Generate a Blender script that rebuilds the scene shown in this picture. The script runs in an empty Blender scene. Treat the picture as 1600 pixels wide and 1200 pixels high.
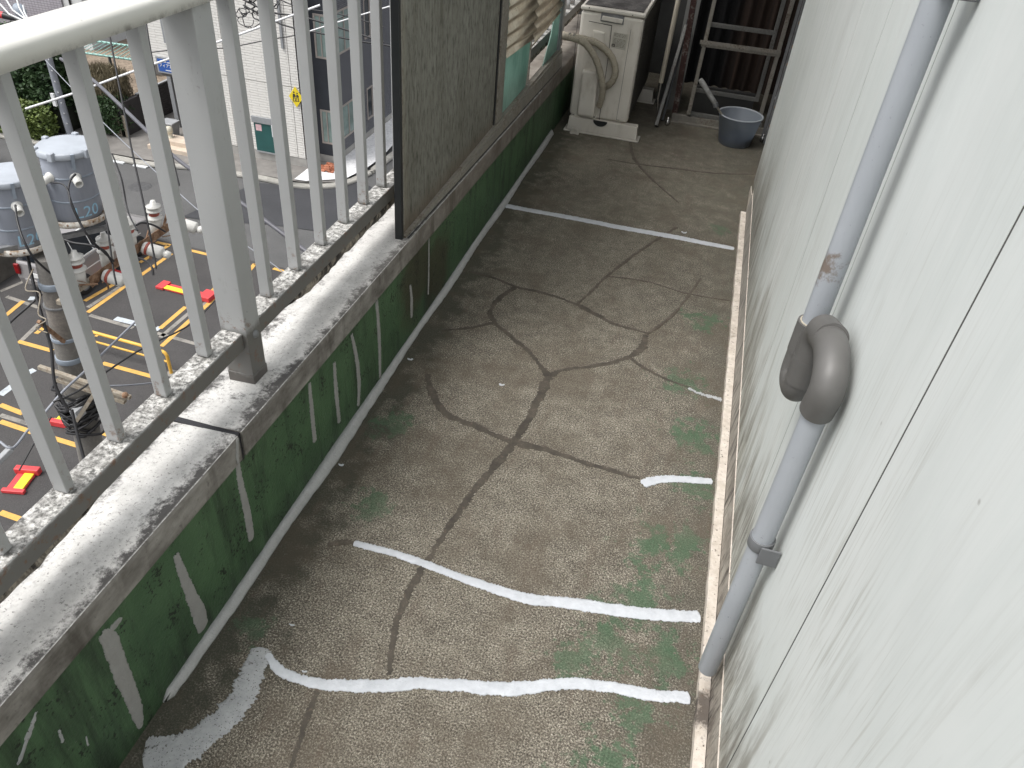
import bpy, bmesh, math, random
from mathutils import Vector, Matrix, Euler
random.seed(7)
SC = bpy.context.scene
COL = SC.collection

# ---------------------------------------------------------------- camera
EUL = Euler((math.radians(51.60264), math.radians(-4.352737), math.radians(15.44105)), 'XYZ')
FPX = 1197.82                      # focal length in pixels of a 1600 px wide picture
H = 1.45
CAMP = Vector((0, 0, H))
cd = bpy.data.cameras.new('camera'); cam = bpy.data.objects.new('camera', cd); COL.objects.link(cam)
cam.location = CAMP; cam.rotation_euler = EUL
cd.sensor_width = 36; cd.lens = 36 * FPX / 1600; cd.clip_start = 0.02; cd.clip_end = 400
SC.camera = cam

# ---------------------------------------------------------------- world, sun, exposure
SUN_EL, SUN_AZ = 62, 234           # azimuth clockwise from +Y
w = bpy.data.worlds.new('World'); SC.world = w; w.use_nodes = True
nt = w.node_tree; nt.nodes.clear()
sky = nt.nodes.new('ShaderNodeTexSky'); sky.sky_type = 'NISHITA'; sky.sun_disc = False
sky.sun_elevation = math.radians(SUN_EL); sky.sun_rotation = math.radians(SUN_AZ)
sky.dust_density = 4.0; sky.air_density = 1.0; sky.ozone_density = 1.0
hs = nt.nodes.new('ShaderNodeHueSaturation'); hs.inputs['Saturation'].default_value = 0.16
bg = nt.nodes.new('ShaderNodeBackground'); bg.inputs['Strength'].default_value = 0.15
wo = nt.nodes.new('ShaderNodeOutputWorld')
nt.links.new(sky.outputs[0], hs.inputs['Color']); nt.links.new(hs.outputs[0], bg.inputs['Color']); nt.links.new(bg.outputs[0], wo.inputs['Surface'])
sl = bpy.data.lights.new('sun', 'SUN'); sun = bpy.data.objects.new('sun', sl); COL.objects.link(sun)
sl.energy = 1.15; sl.angle = math.radians(26); sl.color = (1.0, 0.97, 0.93)
_a = math.radians(SUN_AZ); _e = math.radians(SUN_EL)
sd = Vector((math.sin(_a) * math.cos(_e), math.cos(_a) * math.cos(_e), math.sin(_e)))
sun.rotation_euler = (-sd).to_track_quat('-Z', 'Y').to_euler(); sun.location = (-5, -5, 12)
SC.view_settings.view_transform = 'Standard'; SC.view_settings.look = 'None'
SC.view_settings.gamma = 1; SC.view_settings.use_curve_mapping = False
SC.view_settings.exposure = 0.80

# ---------------------------------------------------------------- helpers
RM = EUL.to_matrix()
def ray(x, y): return RM @ Vector(((x - 800) / FPX, -(y - 600) / FPX, -1.0))
def on(x, y, ax, v):
    """the point of the surveyed plane (axis ax = v) that the photograph shows at x, y"""
    d = ray(x, y); return CAMP + d * ((v - CAMP[ax]) / d[ax])
def dep(x, y, t): return CAMP + ray(x, y) * t
def rnd(a, b): return random.uniform(a, b)

class Mt:
    def __init__(s, name):
        s.mat = bpy.data.materials.new(name); s.mat.use_nodes = True
        s.t = s.mat.node_tree; s.t.nodes.clear()
        s.b = s.t.nodes.new('ShaderNodeBsdfPrincipled'); o = s.t.nodes.new('ShaderNodeOutputMaterial')
        s.t.links.new(s.b.outputs[0], o.inputs[0])
        s.pos = s.t.nodes.new('ShaderNodeNewGeometry').outputs['Position']
        s._xyz = None
    def lk(s, v, inp):
        if isinstance(v, (int, float)): inp.default_value = v
        elif isinstance(v, tuple): inp.default_value = (*v, 1.0) if (len(v) == 3 and inp.type == 'RGBA') else v
        else: s.t.links.new(v, inp)
    def m(s, op, a, b=0.0, c=0.0, clamp=False):
        n = s.t.nodes.new('ShaderNodeMath'); n.operation = op; n.use_clamp = clamp
        s.lk(a, n.inputs[0]); s.lk(b, n.inputs[1]); s.lk(c, n.inputs[2]); return n.outputs[0]
    def scale(s, v, st):
        n = s.t.nodes.new('ShaderNodeVectorMath'); n.operation = 'MULTIPLY'
        s.lk(v, n.inputs[0]); n.inputs[1].default_value = st; return n.outputs[0]
    def noise(s, sc, det=3, ro=.55, st=None, off=0, dist=0):
        v = s.pos if st is None else s.scale(s.pos, st)
        if off:
            q = s.t.nodes.new('ShaderNodeVectorMath'); q.operation = 'ADD'; s.lk(v, q.inputs[0]); q.inputs[1].default_value = (off, off * 1.7, off * .6); v = q.outputs[0]
        n = s.t.nodes.new('ShaderNodeTexNoise'); s.lk(v, n.inputs['Vector'])
        n.inputs['Scale'].default_value = sc; n.inputs['Detail'].default_value = det; n.inputs['Roughness'].default_value = ro; n.inputs['Distortion'].default_value = dist
        return n.outputs['Fac']
    def vor(s, sc, st=None, feat='F1', col=False):
        v = s.pos if st is None else s.scale(s.pos, st)
        n = s.t.nodes.new('ShaderNodeTexVoronoi'); n.feature = feat; s.lk(v, n.inputs['Vector']); n.inputs['Scale'].default_value = sc
        return n.outputs['Color'] if col else n.outputs['Distance']
    def rng(s, f, a, b, c=0.0, d=1.0):
        n = s.t.nodes.new('ShaderNodeMapRange'); n.clamp = True
        s.lk(f, n.inputs[0]); n.inputs[1].default_value = a; n.inputs[2].default_value = b; n.inputs[3].default_value = c; n.inputs[4].default_value = d
        return n.outputs[0]
    def mix(s, f, a, b, mode='MIX'):
        n = s.t.nodes.new('ShaderNodeMix'); n.data_type = 'RGBA'; n.blend_type = mode
        s.lk(f, n.inputs[0]); s.lk(a, n.inputs[6]); s.lk(b, n.inputs[7]); return n.outputs[2]
    def x(s, i):
        if s._xyz is None:
            n = s.t.nodes.new('ShaderNodeSeparateXYZ'); s.t.links.new(s.pos, n.inputs[0]); s._xyz = n.outputs
        return s._xyz[i]
    def blob(s, p, r):
        """soft patch round p (a stain or paint remnant with a place of its own)"""
        n = s.t.nodes.new('ShaderNodeVectorMath'); n.operation = 'DISTANCE'; s.lk(s.pos, n.inputs[0]); n.inputs[1].default_value = tuple(p)
        return s.rng(n.outputs['Value'], 0, r, 1, 0)
    def mx(s, *f):
        r = f[0]
        for q in f[1:]: r = s.m('MAXIMUM', r, q)
        return r
    def out(s, col, ro=.7, bump=None, metal=0.0, spec=None, **kw):
        s.lk(col, s.b.inputs['Base Color']); s.lk(ro, s.b.inputs['Roughness']); s.b.inputs['Metallic'].default_value = metal
        if spec is not None: s.b.inputs['Specular IOR Level'].default_value = spec
        for k, v in kw.items(): s.b.inputs[k.replace('_', ' ')].default_value = v
        if bump:
            n = s.t.nodes.new('ShaderNodeBump'); s.lk(bump[0], n.inputs['Height']); n.inputs['Strength'].default_value = bump[1]; n.inputs['Distance'].default_value = bump[2]
            s.t.links.new(n.outputs[0], s.b.inputs['Normal'])
        return s.mat

def plain(name, col, ro=.6, var=.25, sc=6, metal=0.0, dirt=None, bump=.15, **kw):
    k = Mt(name); n = k.noise(sc, 4, .6); f = k.noise(sc * 9, 3, .6, off=3)
    c = k.mix(k.rng(n, .3, .7), tuple(v * (1 - var) for v in col), tuple(min(1, v * (1 + var * .6)) for v in col))
    if dirt: c = k.mix(k.rng(k.m('ADD', k.m('MULTIPLY', n, .6), k.m('MULTIPLY', f, .5)), .55, .72), c, dirt)
    return k.out(c, ro, (f, bump, .003), metal, **kw)

class MB:
    def __init__(s): s.v = []; s.f = []; s.sm = []
    def add(s, vs, fs, sm=False):
        o = len(s.v); s.v += [Vector(q) for q in vs]; s.f += [tuple(i + o for i in f) for f in fs]; s.sm += [sm] * len(fs); return s
    def box(s, x0, x1, y0, y1, z0, z1):
        return s.add([(x, y, z) for z in (z0, z1) for y in (y0, y1) for x in (x0, x1)],
                     [(0, 2, 3, 1), (4, 5, 7, 6), (0, 1, 5, 4), (2, 6, 7, 3), (0, 4, 6, 2), (1, 3, 7, 5)])
    def hexa(s, p):   # 8 corners: bottom ring 0..3, top ring 4..7
        return s.add(p, [(3, 2, 1, 0), (4, 5, 6, 7), (0, 1, 5, 4), (1, 2, 6, 5), (2, 3, 7, 6), (3, 0, 4, 7)])
    def bar(s, a, b, w_, h_, up=(0, 0, 1)):
        a = Vector(a); b = Vector(b); d = (b - a).normalized(); r = d.cross(Vector(up))
        if r.length < 1e-4: r = d.cross(Vector((1, 0, 0)))
        r.normalize(); u = r.cross(d); r = r * w_ / 2; u = u * h_ / 2
        return s.hexa([a - r - u, a + r - u, b + r - u, b - r - u, a - r + u, a + r + u, b + r + u, b - r + u])
    def tube(s, pts, r, n=10, caps=True, sm=True):
        pts = [Vector(p) for p in pts]; rs = r if isinstance(r, (list, tuple)) else [r] * len(pts)
        vs = []; fs = []; prev = None
        for i, p in enumerate(pts):
            d = (pts[min(i + 1, len(pts) - 1)] - pts[max(i - 1, 0)])
            d = d.normalized() if d.length > 1e-9 else Vector((0, 0, 1))
            if prev is None:
                u = d.cross(Vector((0, 0, 1)));
                if u.length < 1e-3: u = d.cross(Vector((0, 1, 0)))
            else: u = prev - d * prev.dot(d)
            u.normalize(); prev = u; v2 = d.cross(u)
            for k in range(n):
                a = 2 * math.pi * k / n; vs.append(p + (u * math.cos(a) + v2 * math.sin(a)) * rs[i])
        for i in range(len(pts) - 1):
            for k in range(n):
                k2 = (k + 1) % n; fs.append((i * n + k, i * n + k2, (i + 1) * n + k2, (i + 1) * n + k))
        s.add(vs, fs, sm)
        if caps: s.add(vs[:n], [tuple(range(n - 1, -1, -1))]); s.add(vs[-n:], [tuple(range(n))])
        return s
    def lathe(s, prof, c, n=24, axis=(0, 0, 1), sm=True):
        ax = Vector(axis).normalized(); u = ax.cross(Vector((0, 1, 0)))
        if u.length < 1e-3: u = ax.cross(Vector((1, 0, 0)))
        u.normalize(); v2 = ax.cross(u); c = Vector(c); vs = []; fs = []
        for (r, z) in prof:
            for k in range(n):
                a = 2 * math.pi * k / n; vs.append(c + ax * z + (u * math.cos(a) + v2 * math.sin(a)) * max(r, 1e-4))
        for i in range(len(prof) - 1):
            for k in range(n):
                k2 = (k + 1) % n; fs.append((i * n + k, i * n + k2, (i + 1) * n + k2, (i + 1) * n + k))
        return s.add(vs, fs, sm)
    def loft(s, secs, closed=True, caps=True, sm=False):
        n = len(secs[0]); vs = [p for q in secs for p in q]; fs = []
        for i in range(len(secs) - 1):
            for k in range(n if closed else n - 1):
                k2 = (k + 1) % n; fs.append((i * n + k, (i + 1) * n + k, (i + 1) * n + k2, i * n + k2))
        s.add(vs, fs, sm)
        if caps and closed: s.add(secs[0], [tuple(range(n))]); s.add(secs[-1], [tuple(range(n - 1, -1, -1))])
        return s
    def ribbon(s, pts, ws, nrm, side, th=.002, dome=0.0, step=.0025, jag=.15, sm=True, hf=.0009):
        """hand-applied band: centre line pts, widths ws, lying on the surface with normal nrm; ragged edges"""
        nrm = Vector(nrm); pts = [Vector(p) for p in pts]; L = [0]
        for i in range(1, len(pts)): L.append(L[-1] + (pts[i] - pts[i - 1]).length)
        n = max(3, int(L[-1] / step)); rows = []; ja = jb = 0
        def cr(q, t):
            i = min(max(int(t), 0), len(q) - 2); f = t - i; a = q[max(i - 1, 0)]; b = q[i]; c = q[i + 1]; d = q[min(i + 2, len(q) - 1)]
            return b + (c - a) * (f * .5) + (a * 2 - b * 5 + c * 4 - d) * (f * f * .5) + (b * 3 - a - c * 3 + d) * (f ** 3 * .5)
        import bisect
        prev = None
        for k in range(n + 1):
            l = L[-1] * k / n; i = min(max(bisect.bisect_right(L, l) - 1, 0), len(L) - 2); t = i + (l - L[i]) / max(L[i + 1] - L[i], 1e-6)
            p = cr(pts, t); ww = ws[i] + (ws[i + 1] - ws[i]) * (t - i)
            e = min(1.0, min(k, n - k) / max(1, .35 * ww / step)) ; ww *= max(.25, math.sqrt(max(0, 1 - (1 - e) ** 2)))
            q = cr(pts, min(t + .02, len(pts) - 1)) - cr(pts, max(t - .02, 0)); q = q - nrm * q.dot(nrm); q.normalize(); r = q.cross(nrm)
            ja = ja * .85 + rnd(-1, 1) * jag * ww * .3; jb = jb * .85 + rnd(-1, 1) * jag * ww * .3; ha = random.gauss(0, hf); hb = random.gauss(0, hf)
            a = p - r * max(.0008, ww / 2 + ja + ha); b = p + r * max(.0008, ww / 2 + jb + hb); hgt = th + dome
            rows.append([a - nrm * .001, a + nrm * th * .6, a.lerp(b, .1) + nrm * th, a.lerp(b, .35) + nrm * (th + dome * .9), a.lerp(b, .65) + nrm * (hgt + rnd(-.1, .1) * th), a.lerp(b, .9) + nrm * th, b + nrm * th * .6, b - nrm * .001])
        return s.loft(rows, closed=False, sm=sm)
    def build(s, name, mat, parent=None, bevel=0, seg=2, kind=None, bsm=False):
        off = Vector((0, 0, 0)); q = parent
        while q is not None: off += q.location; q = q.parent
        me = bpy.data.meshes.new(name); me.from_pydata([v - off for v in s.v], [], s.f)
        me.polygons.foreach_set('use_smooth', s.sm)
        bm = bmesh.new(); bm.from_mesh(me)
        if bevel:
            bmesh.ops.remove_doubles(bm, verts=bm.verts, dist=1e-5)
            ed = [e for e in bm.edges if e.is_manifold and e.calc_face_angle(0) > .6]
            bmesh.ops.bevel(bm, geom=ed, offset=bevel, segments=seg, affect='EDGES', profile=.5)
            if bsm:
                for f in bm.faces: f.smooth = True
        bmesh.ops.recalc_face_normals(bm, faces=bm.faces)
        bm.to_mesh(me); bm.free(); me.update()
        me.materials.append(mat)
        o = bpy.data.objects.new(name, me); COL.objects.link(o); o.parent = parent
        if kind: o['kind'] = kind
        return o

def thing(name, label, cat, loc=(0, 0, 0), group=None):
    o = bpy.data.objects.new(name, None); COL.objects.link(o); o.location = loc; o.empty_display_size = .1
    o['label'] = label; o['category'] = cat
    if group: o['group'] = group
    return o
def tag(o, label, cat, group=None):
    o['label'] = label; o['category'] = cat
    if group: o['group'] = group
    return o
def struct(o): o['kind'] = 'structure'; return o
def kids(o): return [c for c in COL.objects if c.parent == o]
def dup(root, loc, label=None, rotz=0):
    r = root.copy(); COL.objects.link(r); r.location = loc; r.rotation_euler = (0, 0, rotz)
    if label: r['label'] = label
    for c in kids(root):
        d = c.copy(); COL.objects.link(d); d.parent = r
        for g in kids(c):
            e = g.copy(); COL.objects.link(e); e.parent = d
    return r
def copy_part(src, delta, parent=None):
    c = src.copy(); COL.objects.link(c); c.parent = parent or src.parent; c.location = src.location + Vector(delta); return c
def text(name, body, size, o0, xax, up, mat, parent=None, ext=.002, align='CENTER', wrap=None, font=None, off=(0,0)):
    cu = bpy.data.curves.new(name, 'FONT'); cu.body = body; cu.size = size; cu.extrude = ext; cu.align_x = align; cu.align_y = 'CENTER'; cu.resolution_u = 3
    if font: cu.offset = font
    to = bpy.data.objects.new(name, cu); COL.objects.link(to)
    dg = bpy.context.evaluated_depsgraph_get(); me = bpy.data.meshes.new_from_object(to.evaluated_get(dg))
    bpy.data.objects.remove(to)
    X = Vector(xax).normalized(); U = Vector(up).normalized(); N = X.cross(U); p = Vector(o0)
    offp = Vector((0, 0, 0)); q = parent
    while q is not None: offp += q.location; q = q.parent
    for v in me.vertices:
        c = v.co.copy(); v.co = (wrap(c) if wrap else p + X * c.x + U * c.y + N * c.z) - offp
    me.materials.clear(); me.materials.append(mat); o = bpy.data.objects.new(name, me); COL.objects.link(o); o.parent = parent; return o

# ---------------------------------------------------------------- materials
def mat_floor():
    k = Mt('weathered_concrete')
    big = k.noise(2.2, 5, .6); mid = k.noise(14, 4, .6, off=5); fine0 = k.noise(255, 4, .8); fine = k.m('ADD', fine0, k.m('MULTIPLY', k.m('SUBTRACT', k.noise(20, 4, .7, off=61), .5), .16)); sp2 = k.noise(620, 2, .6, off=2); blot = k.noise(60, 4, .7, off=12)
    xx0 = k.x(0)
    c = k.mix(k.rng(big, .3, .7), (.106, .094, .073), (.168, .150, .119)); ctr = k.m('ADD', k.rng(k.m('ABSOLUTE', k.m('ADD', xx0, .27)), .42, .10), k.m('MULTIPLY', k.m('SUBTRACT', mid, .5), 1.2)); c = k.mix(k.rng(ctr, .3, 1.0, 0, .6), c, (.205, .184, .145))
    c = k.mix(k.rng(blot, .35, .68, 0, .45), c, (.070, .056, .041))
    c = k.mix(k.rng(fine, .525, .575, 0, .95), c, (.022, .017, .012))                  # pores
    c = k.mix(k.m('MULTIPLY', k.rng(fine, .46, .41), .9), c, (.40, .37, .305))         # pale aggregate
    c = k.mix(k.m('MULTIPLY', k.rng(k.vor(120), .17, .12), k.rng(k.noise(50, 2, .5, off=33), .52, .6, 0, .85)), c, (.55, .51, .44))
    xx, yy = k.x(0), k.x(1)
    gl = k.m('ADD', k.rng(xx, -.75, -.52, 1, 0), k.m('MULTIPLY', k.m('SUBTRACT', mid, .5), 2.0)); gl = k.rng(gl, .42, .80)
    gr = k.rng(k.m('ADD', k.rng(xx, -.02, .25, 0, 1), k.m('MULTIPLY', k.m('SUBTRACT', mid, .5), 1.7)), .35, 1.15, 0, .85)
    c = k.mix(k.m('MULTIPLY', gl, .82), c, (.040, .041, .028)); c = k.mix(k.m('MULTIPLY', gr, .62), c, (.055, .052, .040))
    far = k.rng(yy, 1.9, 3.6, 0, 1)
    gf = k.m('MULTIPLY', k.rng(k.m('ADD', mid, k.m('MULTIPLY', big, .6)), .6, 1.0), far); c = k.mix(k.m('MULTIPLY', gf, .6), c, (.085, .082, .058))
    st = k.rng(k.noise(4.5, 7, .72, off=11), .48, .62); c = k.mix(k.m('MULTIPLY', st, .55), c, (.085, .068, .048))
    rs = k.rng(k.noise(11, 4, .6, st=(2.5, .6, 1), off=41), .55, .7, 0, .35); c = k.mix(rs, c, (.10, .075, .055))
    bl = [((.13, 1.30, 0), .22), ((.10, 1.12, 0), .2), ((.19, 1.0, 0), .16), ((.06, .98, 0), .2), ((-.02, .93, 0), .13), ((.13, .86, 0), .17), ((.1, .75, 0), .18),
          ((.17, 1.75, 0), .2), ((.2, 1.55, 0), .17), ((.12, 2.0, 0), .2), ((.17, 3.15, 0), .13), ((.19, 1.35, 0), .15), ((-.58, 1.2, 0), .13), ((-.66, 1.5, 0), .16), ((-.68, .8, 0), .10), ((.16,2.4,0), .18)]
    f = k.mx(*[k.blob(p, r) for p, r in bl])
    g = k.m('ADD', f, k.m('MULTIPLY', k.m('SUBTRACT', k.noise(24, 8, .78, off=21), .5), 3.0)); pm = k.rng(g, .66, .82)
    pm = k.m('MULTIPLY', pm, k.rng(fine, .66, .56)); pm = k.m('MULTIPLY', pm, k.rng(k.noise(8, 3, .5, off=9), .3, .6, .55, 1))
    gcol = k.mix(k.rng(mid, .3, .7), (.034, .090, .042), (.070, .118, .068)); gcol = k.mix(k.rng(blot, .5, .7, 0, .5), gcol, (.06, .07, .045))
    c = k.mix(k.m('MULTIPLY', pm, .80), c, gcol)
    h = k.m('SUBTRACT', k.m('MULTIPLY', sp2, .5), fine)
    return k.out(c, k.rng(fine, .3, .7, .95, .75), (h, .5, .0018))
def mat_parapet_green():
    k = Mt('green_painted_render')
    mid = k.noise(9, 5, .62); st = k.noise(7, 5, .65, st=(1, 3.2, .35)); pit = k.noise(130, 3, .65, off=4); ps = k.noise(22, 3, .6, off=8)
    c = k.mix(k.rng(mid, .25, .75), (.040, .090, .042), (.082, .160, .076))
    c = k.mix(k.rng(st, .50, .74), c, (.012, .022, .014))
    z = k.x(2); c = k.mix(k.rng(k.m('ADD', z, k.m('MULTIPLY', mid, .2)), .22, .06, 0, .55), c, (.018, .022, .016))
    br = k.mx(k.blob((-.752, 1.95, .2), .22), k.blob((-.752, 2.15, .12), .22)); c = k.mix(k.m('MULTIPLY', k.rng(k.m('ADD', br, mid), .75, 1.1), .75), c, (.045, .032, .020))
    c = k.mix(k.rng(k.m('MULTIPLY', pit, ps), .33, .36, 0, .9), c, (.006, .01, .007))
    c = k.mix(k.rng(k.noise(120, 2, .5, off=14), .70, .76, 0, .5), c, (.16, .18, .15))
    return k.out(c, .55, (k.m('ADD', mid, pit), .5, .004))
def mat_fascia():
    k = Mt('stained_render_band')
    mid = k.noise(10, 5, .65, st=(1, 1, 2.2)); st = k.noise(16, 4, .6, st=(1, 1, .25), off=3); fi = k.noise(90, 3, .6)
    c = k.mix(k.rng(mid, .3, .72), (.11, .10, .088), (.34, .325, .30))
    c = k.mix(k.rng(st, .52, .70, 0, .8), c, (.06, .052, .042)); c = k.mix(k.rng(fi, .6, .75, 0, .5), c, (.05, .045, .04))
    far = k.rng(k.x(1), 1.6, 2.4, 0, .55); c = k.mix(far, c, (.12, .095, .07))
    return k.out(c, .85, (k.m('ADD', mid, fi), .4, .003))
def mat_captop():
    k = Mt('lichen_spotted_coping')
    big = k.noise(5, 5, .65); fi = k.noise(110, 5, .78, off=2); f2 = k.noise(28, 5, .7, off=7)
    c = k.mix(k.rng(big, .3, .7), (.47, .462, .445), (.68, .67, .65))
    e = k.m('ADD', k.rng(k.x(0), -.785, -.737, 0, 1), k.rng(k.x(0), -.845, -.90, 0, 1.0))
    post = k.blob((-.80, 1.12, .4), .13)
    dk = k.m('ADD', k.m('MULTIPLY', k.m('ADD', e, k.m('MULTIPLY', post, .45)), .36), k.m('ADD', k.m('MULTIPLY', f2, .75), k.m('MULTIPLY', fi, .45)))
    dk = k.m('ADD', dk, k.m('MULTIPLY', k.m('SUBTRACT', big, .5), .5))
    c = k.mix(k.rng(k.noise(11, 6, .75, off=17), .44, .66, 0, .62), c, (.33, .325, .315)); c = k.mix(k.rng(fi, .52, .68, 0, .55), c, (.30, .29, .28))
    c = k.mix(k.rng(k.noise(150, 3, .7, off=23), .60, .66, 0, .7), c, (.12, .115, .11)); c = k.mix(k.rng(dk, .75, .93), c, (.07, .067, .065))
    c = k.mix(k.m('MULTIPLY', k.rng(k.x(0), -.7405, -.7385), k.rng(fi, .35, .6)), c, (.60, .59, .57))  # pale line paints in the light along the coping's front edge
    c = k.mix(k.rng(k.x(1), 1.2, 2.2, 0, .3), c, (.38, .36, .33))
    return k.out(c, .9, (k.m('ADD', fi, f2), .5, .003))
def mat_railtop():
    k = Mt('lichen_speckled_paint')
    a = k.noise(95, 4, .75); b = k.noise(34, 4, .6, off=5); c = k.mix(k.rng(a, .40, .60), (.10, .098, .092), (.60, .59, .565)); c = k.mix(k.rng(b, .46, .68, 0, .8), c, (.13, .125, .115)); c = k.mix(k.rng(k.noise(180, 3, .7, off=8), .56, .66, 0, .6), c, (.06, .055, .05))
    return k.out(c, .8, (a, .4, .002))
def mat_siding():
    k = Mt('painted_metal_siding')
    g = k.noise(22, 4, .6, st=(1, 1, .10)); g2 = k.noise(48, 5, .75, st=(1, 1, .11), off=3); big = k.noise(1.6, 4, .55, off=2); f = k.noise(200, 2, .5)
    c = k.mix(k.rng(big, .35, .65), (.575, .607, .587), (.64, .665, .65))
    c = k.mix(k.rng(g, .45, .75, 0, .22), c, (.50, .54, .52)); c = k.mix(k.rng(k.noise(4.5, 5, .65, st=(1, 1, .4), off=51), .48, .66, 0, .35), c, (.50, .535, .52))
    # rising damp and dirt streaks above the sill
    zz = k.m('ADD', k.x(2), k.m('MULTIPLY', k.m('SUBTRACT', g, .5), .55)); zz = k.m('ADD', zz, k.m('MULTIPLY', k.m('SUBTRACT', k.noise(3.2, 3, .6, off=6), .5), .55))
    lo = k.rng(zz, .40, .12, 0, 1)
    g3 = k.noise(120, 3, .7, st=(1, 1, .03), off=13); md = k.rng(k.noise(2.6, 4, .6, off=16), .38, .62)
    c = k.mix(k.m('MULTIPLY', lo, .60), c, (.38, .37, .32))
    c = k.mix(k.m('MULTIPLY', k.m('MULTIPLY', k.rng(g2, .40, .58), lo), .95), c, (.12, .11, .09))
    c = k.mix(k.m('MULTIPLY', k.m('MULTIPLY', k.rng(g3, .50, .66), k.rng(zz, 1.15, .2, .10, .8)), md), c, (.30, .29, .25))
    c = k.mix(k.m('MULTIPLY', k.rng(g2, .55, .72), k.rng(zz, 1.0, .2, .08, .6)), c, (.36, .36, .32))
    sc = k.rng(k.noise(9, 3, .6, st=(1, 3, .5), off=31), .70, .76, 0, .35); c = k.mix(sc, c, (.74, .77, .76))
    c = k.mix(k.rng(k.vor(9, st=(1, 1, 1)), .035, .015, 0, .5), c, (.18, .17, .15))
    return k.out(c, k.rng(g, .3, .7, .42, .6), (k.m('ADD', g, k.m('MULTIPLY', f, .15)), .03, .004))
def mat_trim_white():
    k = Mt('old_cream_mortar'); a = k.noise(30, 5, .7); b = k.noise(110, 3, .7, off=2)
    c = k.mix(k.rng(a, .3, .65), (.44, .385, .32), (.64, .585, .52)); c = k.mix(k.rng(k.m('ADD', k.blob((.262, .90, .02), .12), k.m('MULTIPLY', k.m('SUBTRACT', a, .5), 1.6)), .55, .85, 0, .9), c, (.05, .038, .03)); c = k.mix(k.rng(b, .60, .70), c, (.07, .05, .035)); c = k.mix(k.rng(k.noise(7, 4, .7, off=9), .60, .72, 0, .7), c, (.15, .11, .08))
    return k.out(c, .9, (k.m('ADD', a, b), .6, .003))
def mat_trim_brown():
    k = Mt('grimy_sill_board'); a = k.noise(18, 5, .7, st=(1, .6, 1)); b = k.noise(60, 4, .7, st=(1, 1, .12), off=2)
    c = k.mix(k.rng(a, .3, .7), (.17, .145, .12), (.40, .37, .32)); c = k.mix(k.rng(b, .47, .66), c, (.045, .035, .03)); c = k.mix(k.rng(k.x(1), 1.3, 2.6, 0, .35), c, (.45, .44, .41))
    return k.out(c, .9, (b, .4, .002))
def mat_fillet():
    k = Mt('black_streaked_mortar'); a = k.noise(30, 4, .7, st=(1, 1, .3)); b = k.noise(90, 3, .7, off=3)
    c = k.mix(k.rng(a, .44, .58), (.035, .03, .027), (.33, .29, .24)); c = k.mix(k.rng(b, .55, .7, 0, .6), c, (.1, .085, .07)); return k.out(c, .95, (b, .6, .004))
def mat_rail():
    k = Mt('grey_painted_aluminium'); a = k.noise(8, 4, .6, st=(1, 1, .4)); b = k.noise(60, 3, .7, off=3); z = k.x(2)
    c = k.mix(k.rng(a, .3, .7), (.34, .345, .345), (.385, .39, .39))
    c = k.mix(k.m('MULTIPLY', k.rng(b, .68, .74), .4), c, (.14, .13, .12))
    foot = k.rng(k.m('ADD', z, k.m('MULTIPLY', b, .025)), .548, .532, 0, .85); c = k.mix(foot, c, (.10, .095, .085))
    rn = k.m('MULTIPLY', k.rng(z, .60, .535, 0, 1), k.rng(k.noise(45, 5, .75, off=19), .56, .64, 0, .8)); c = k.mix(rn, c, (.16, .085, .05)); c = k.mix(k.rng(k.noise(17, 5, .75, st=(1, 1, .35), off=27), .62, .74, 0, .45), c, (.22, .215, .20))
    pf = k.rng(k.m('ADD', z, k.m('MULTIPLY', b, .03)), .435, .425, 0, .7); c = k.mix(pf, c, (.06, .05, .045))
    hd = k.m('MULTIPLY', k.rng(z, 1.120, 1.136, 0, 1), k.rng(k.noise(25, 4, .7, off=8), .5, .66)); c = k.mix(k.m('MULTIPLY', hd, .6), c, (.2, .2, .19))
    return k.out(c, .42, (b, .08, .002))
def mat_handrail():
    k = Mt('cream_painted_handrail'); b = k.noise(55, 4, .7); a = k.noise(6, 3, .5); z = k.x(2)
    c = k.mix(k.rng(a, .3, .7), (.56, .555, .52), (.64, .635, .60))
    dr = k.m('MULTIPLY', k.rng(z, 1.148, 1.138, 0, 1), k.rng(k.noise(24, 5, .75, st=(1, 1, 1), off=3), .47, .62)); c = k.mix(k.m('MULTIPLY', dr, .75), c, (.14, .13, .12))
    c = k.mix(k.rng(k.noise(40, 2, .5, off=5), .72, .76, 0, .6), c, (.2, .19, .17))
    return k.out(c, .38, (b, .05, .002))
def mat_pipe():
    k = Mt('grey_pvc_pipe'); a = k.noise(5, 4, .6); b = k.noise(120, 3, .7, off=2); z = k.x(2)
    c = k.mix(k.rng(a, .3, .7), (.30, .32, .345), (.345, .365, .39))
    c = k.mix(k.m('MULTIPLY', k.rng(b, .66, .72), k.rng(z, .6, .15, .25, 1)), c, (.07, .06, .055)); c = k.mix(k.rng(z, .35, .0, 0, .4), c, (.14, .14, .14))
    sm = k.blob((.227, 1.125, .905), .055); c = k.mix(k.rng(k.m('ADD', sm, k.m('MULTIPLY', k.m('SUBTRACT', k.noise(60, 4, .7, off=6), .5), 2.4)), .50, .90, 0, .85), c, (.15, .11, .08))
    return k.out(c, .35, (b, .05, .001))
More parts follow.
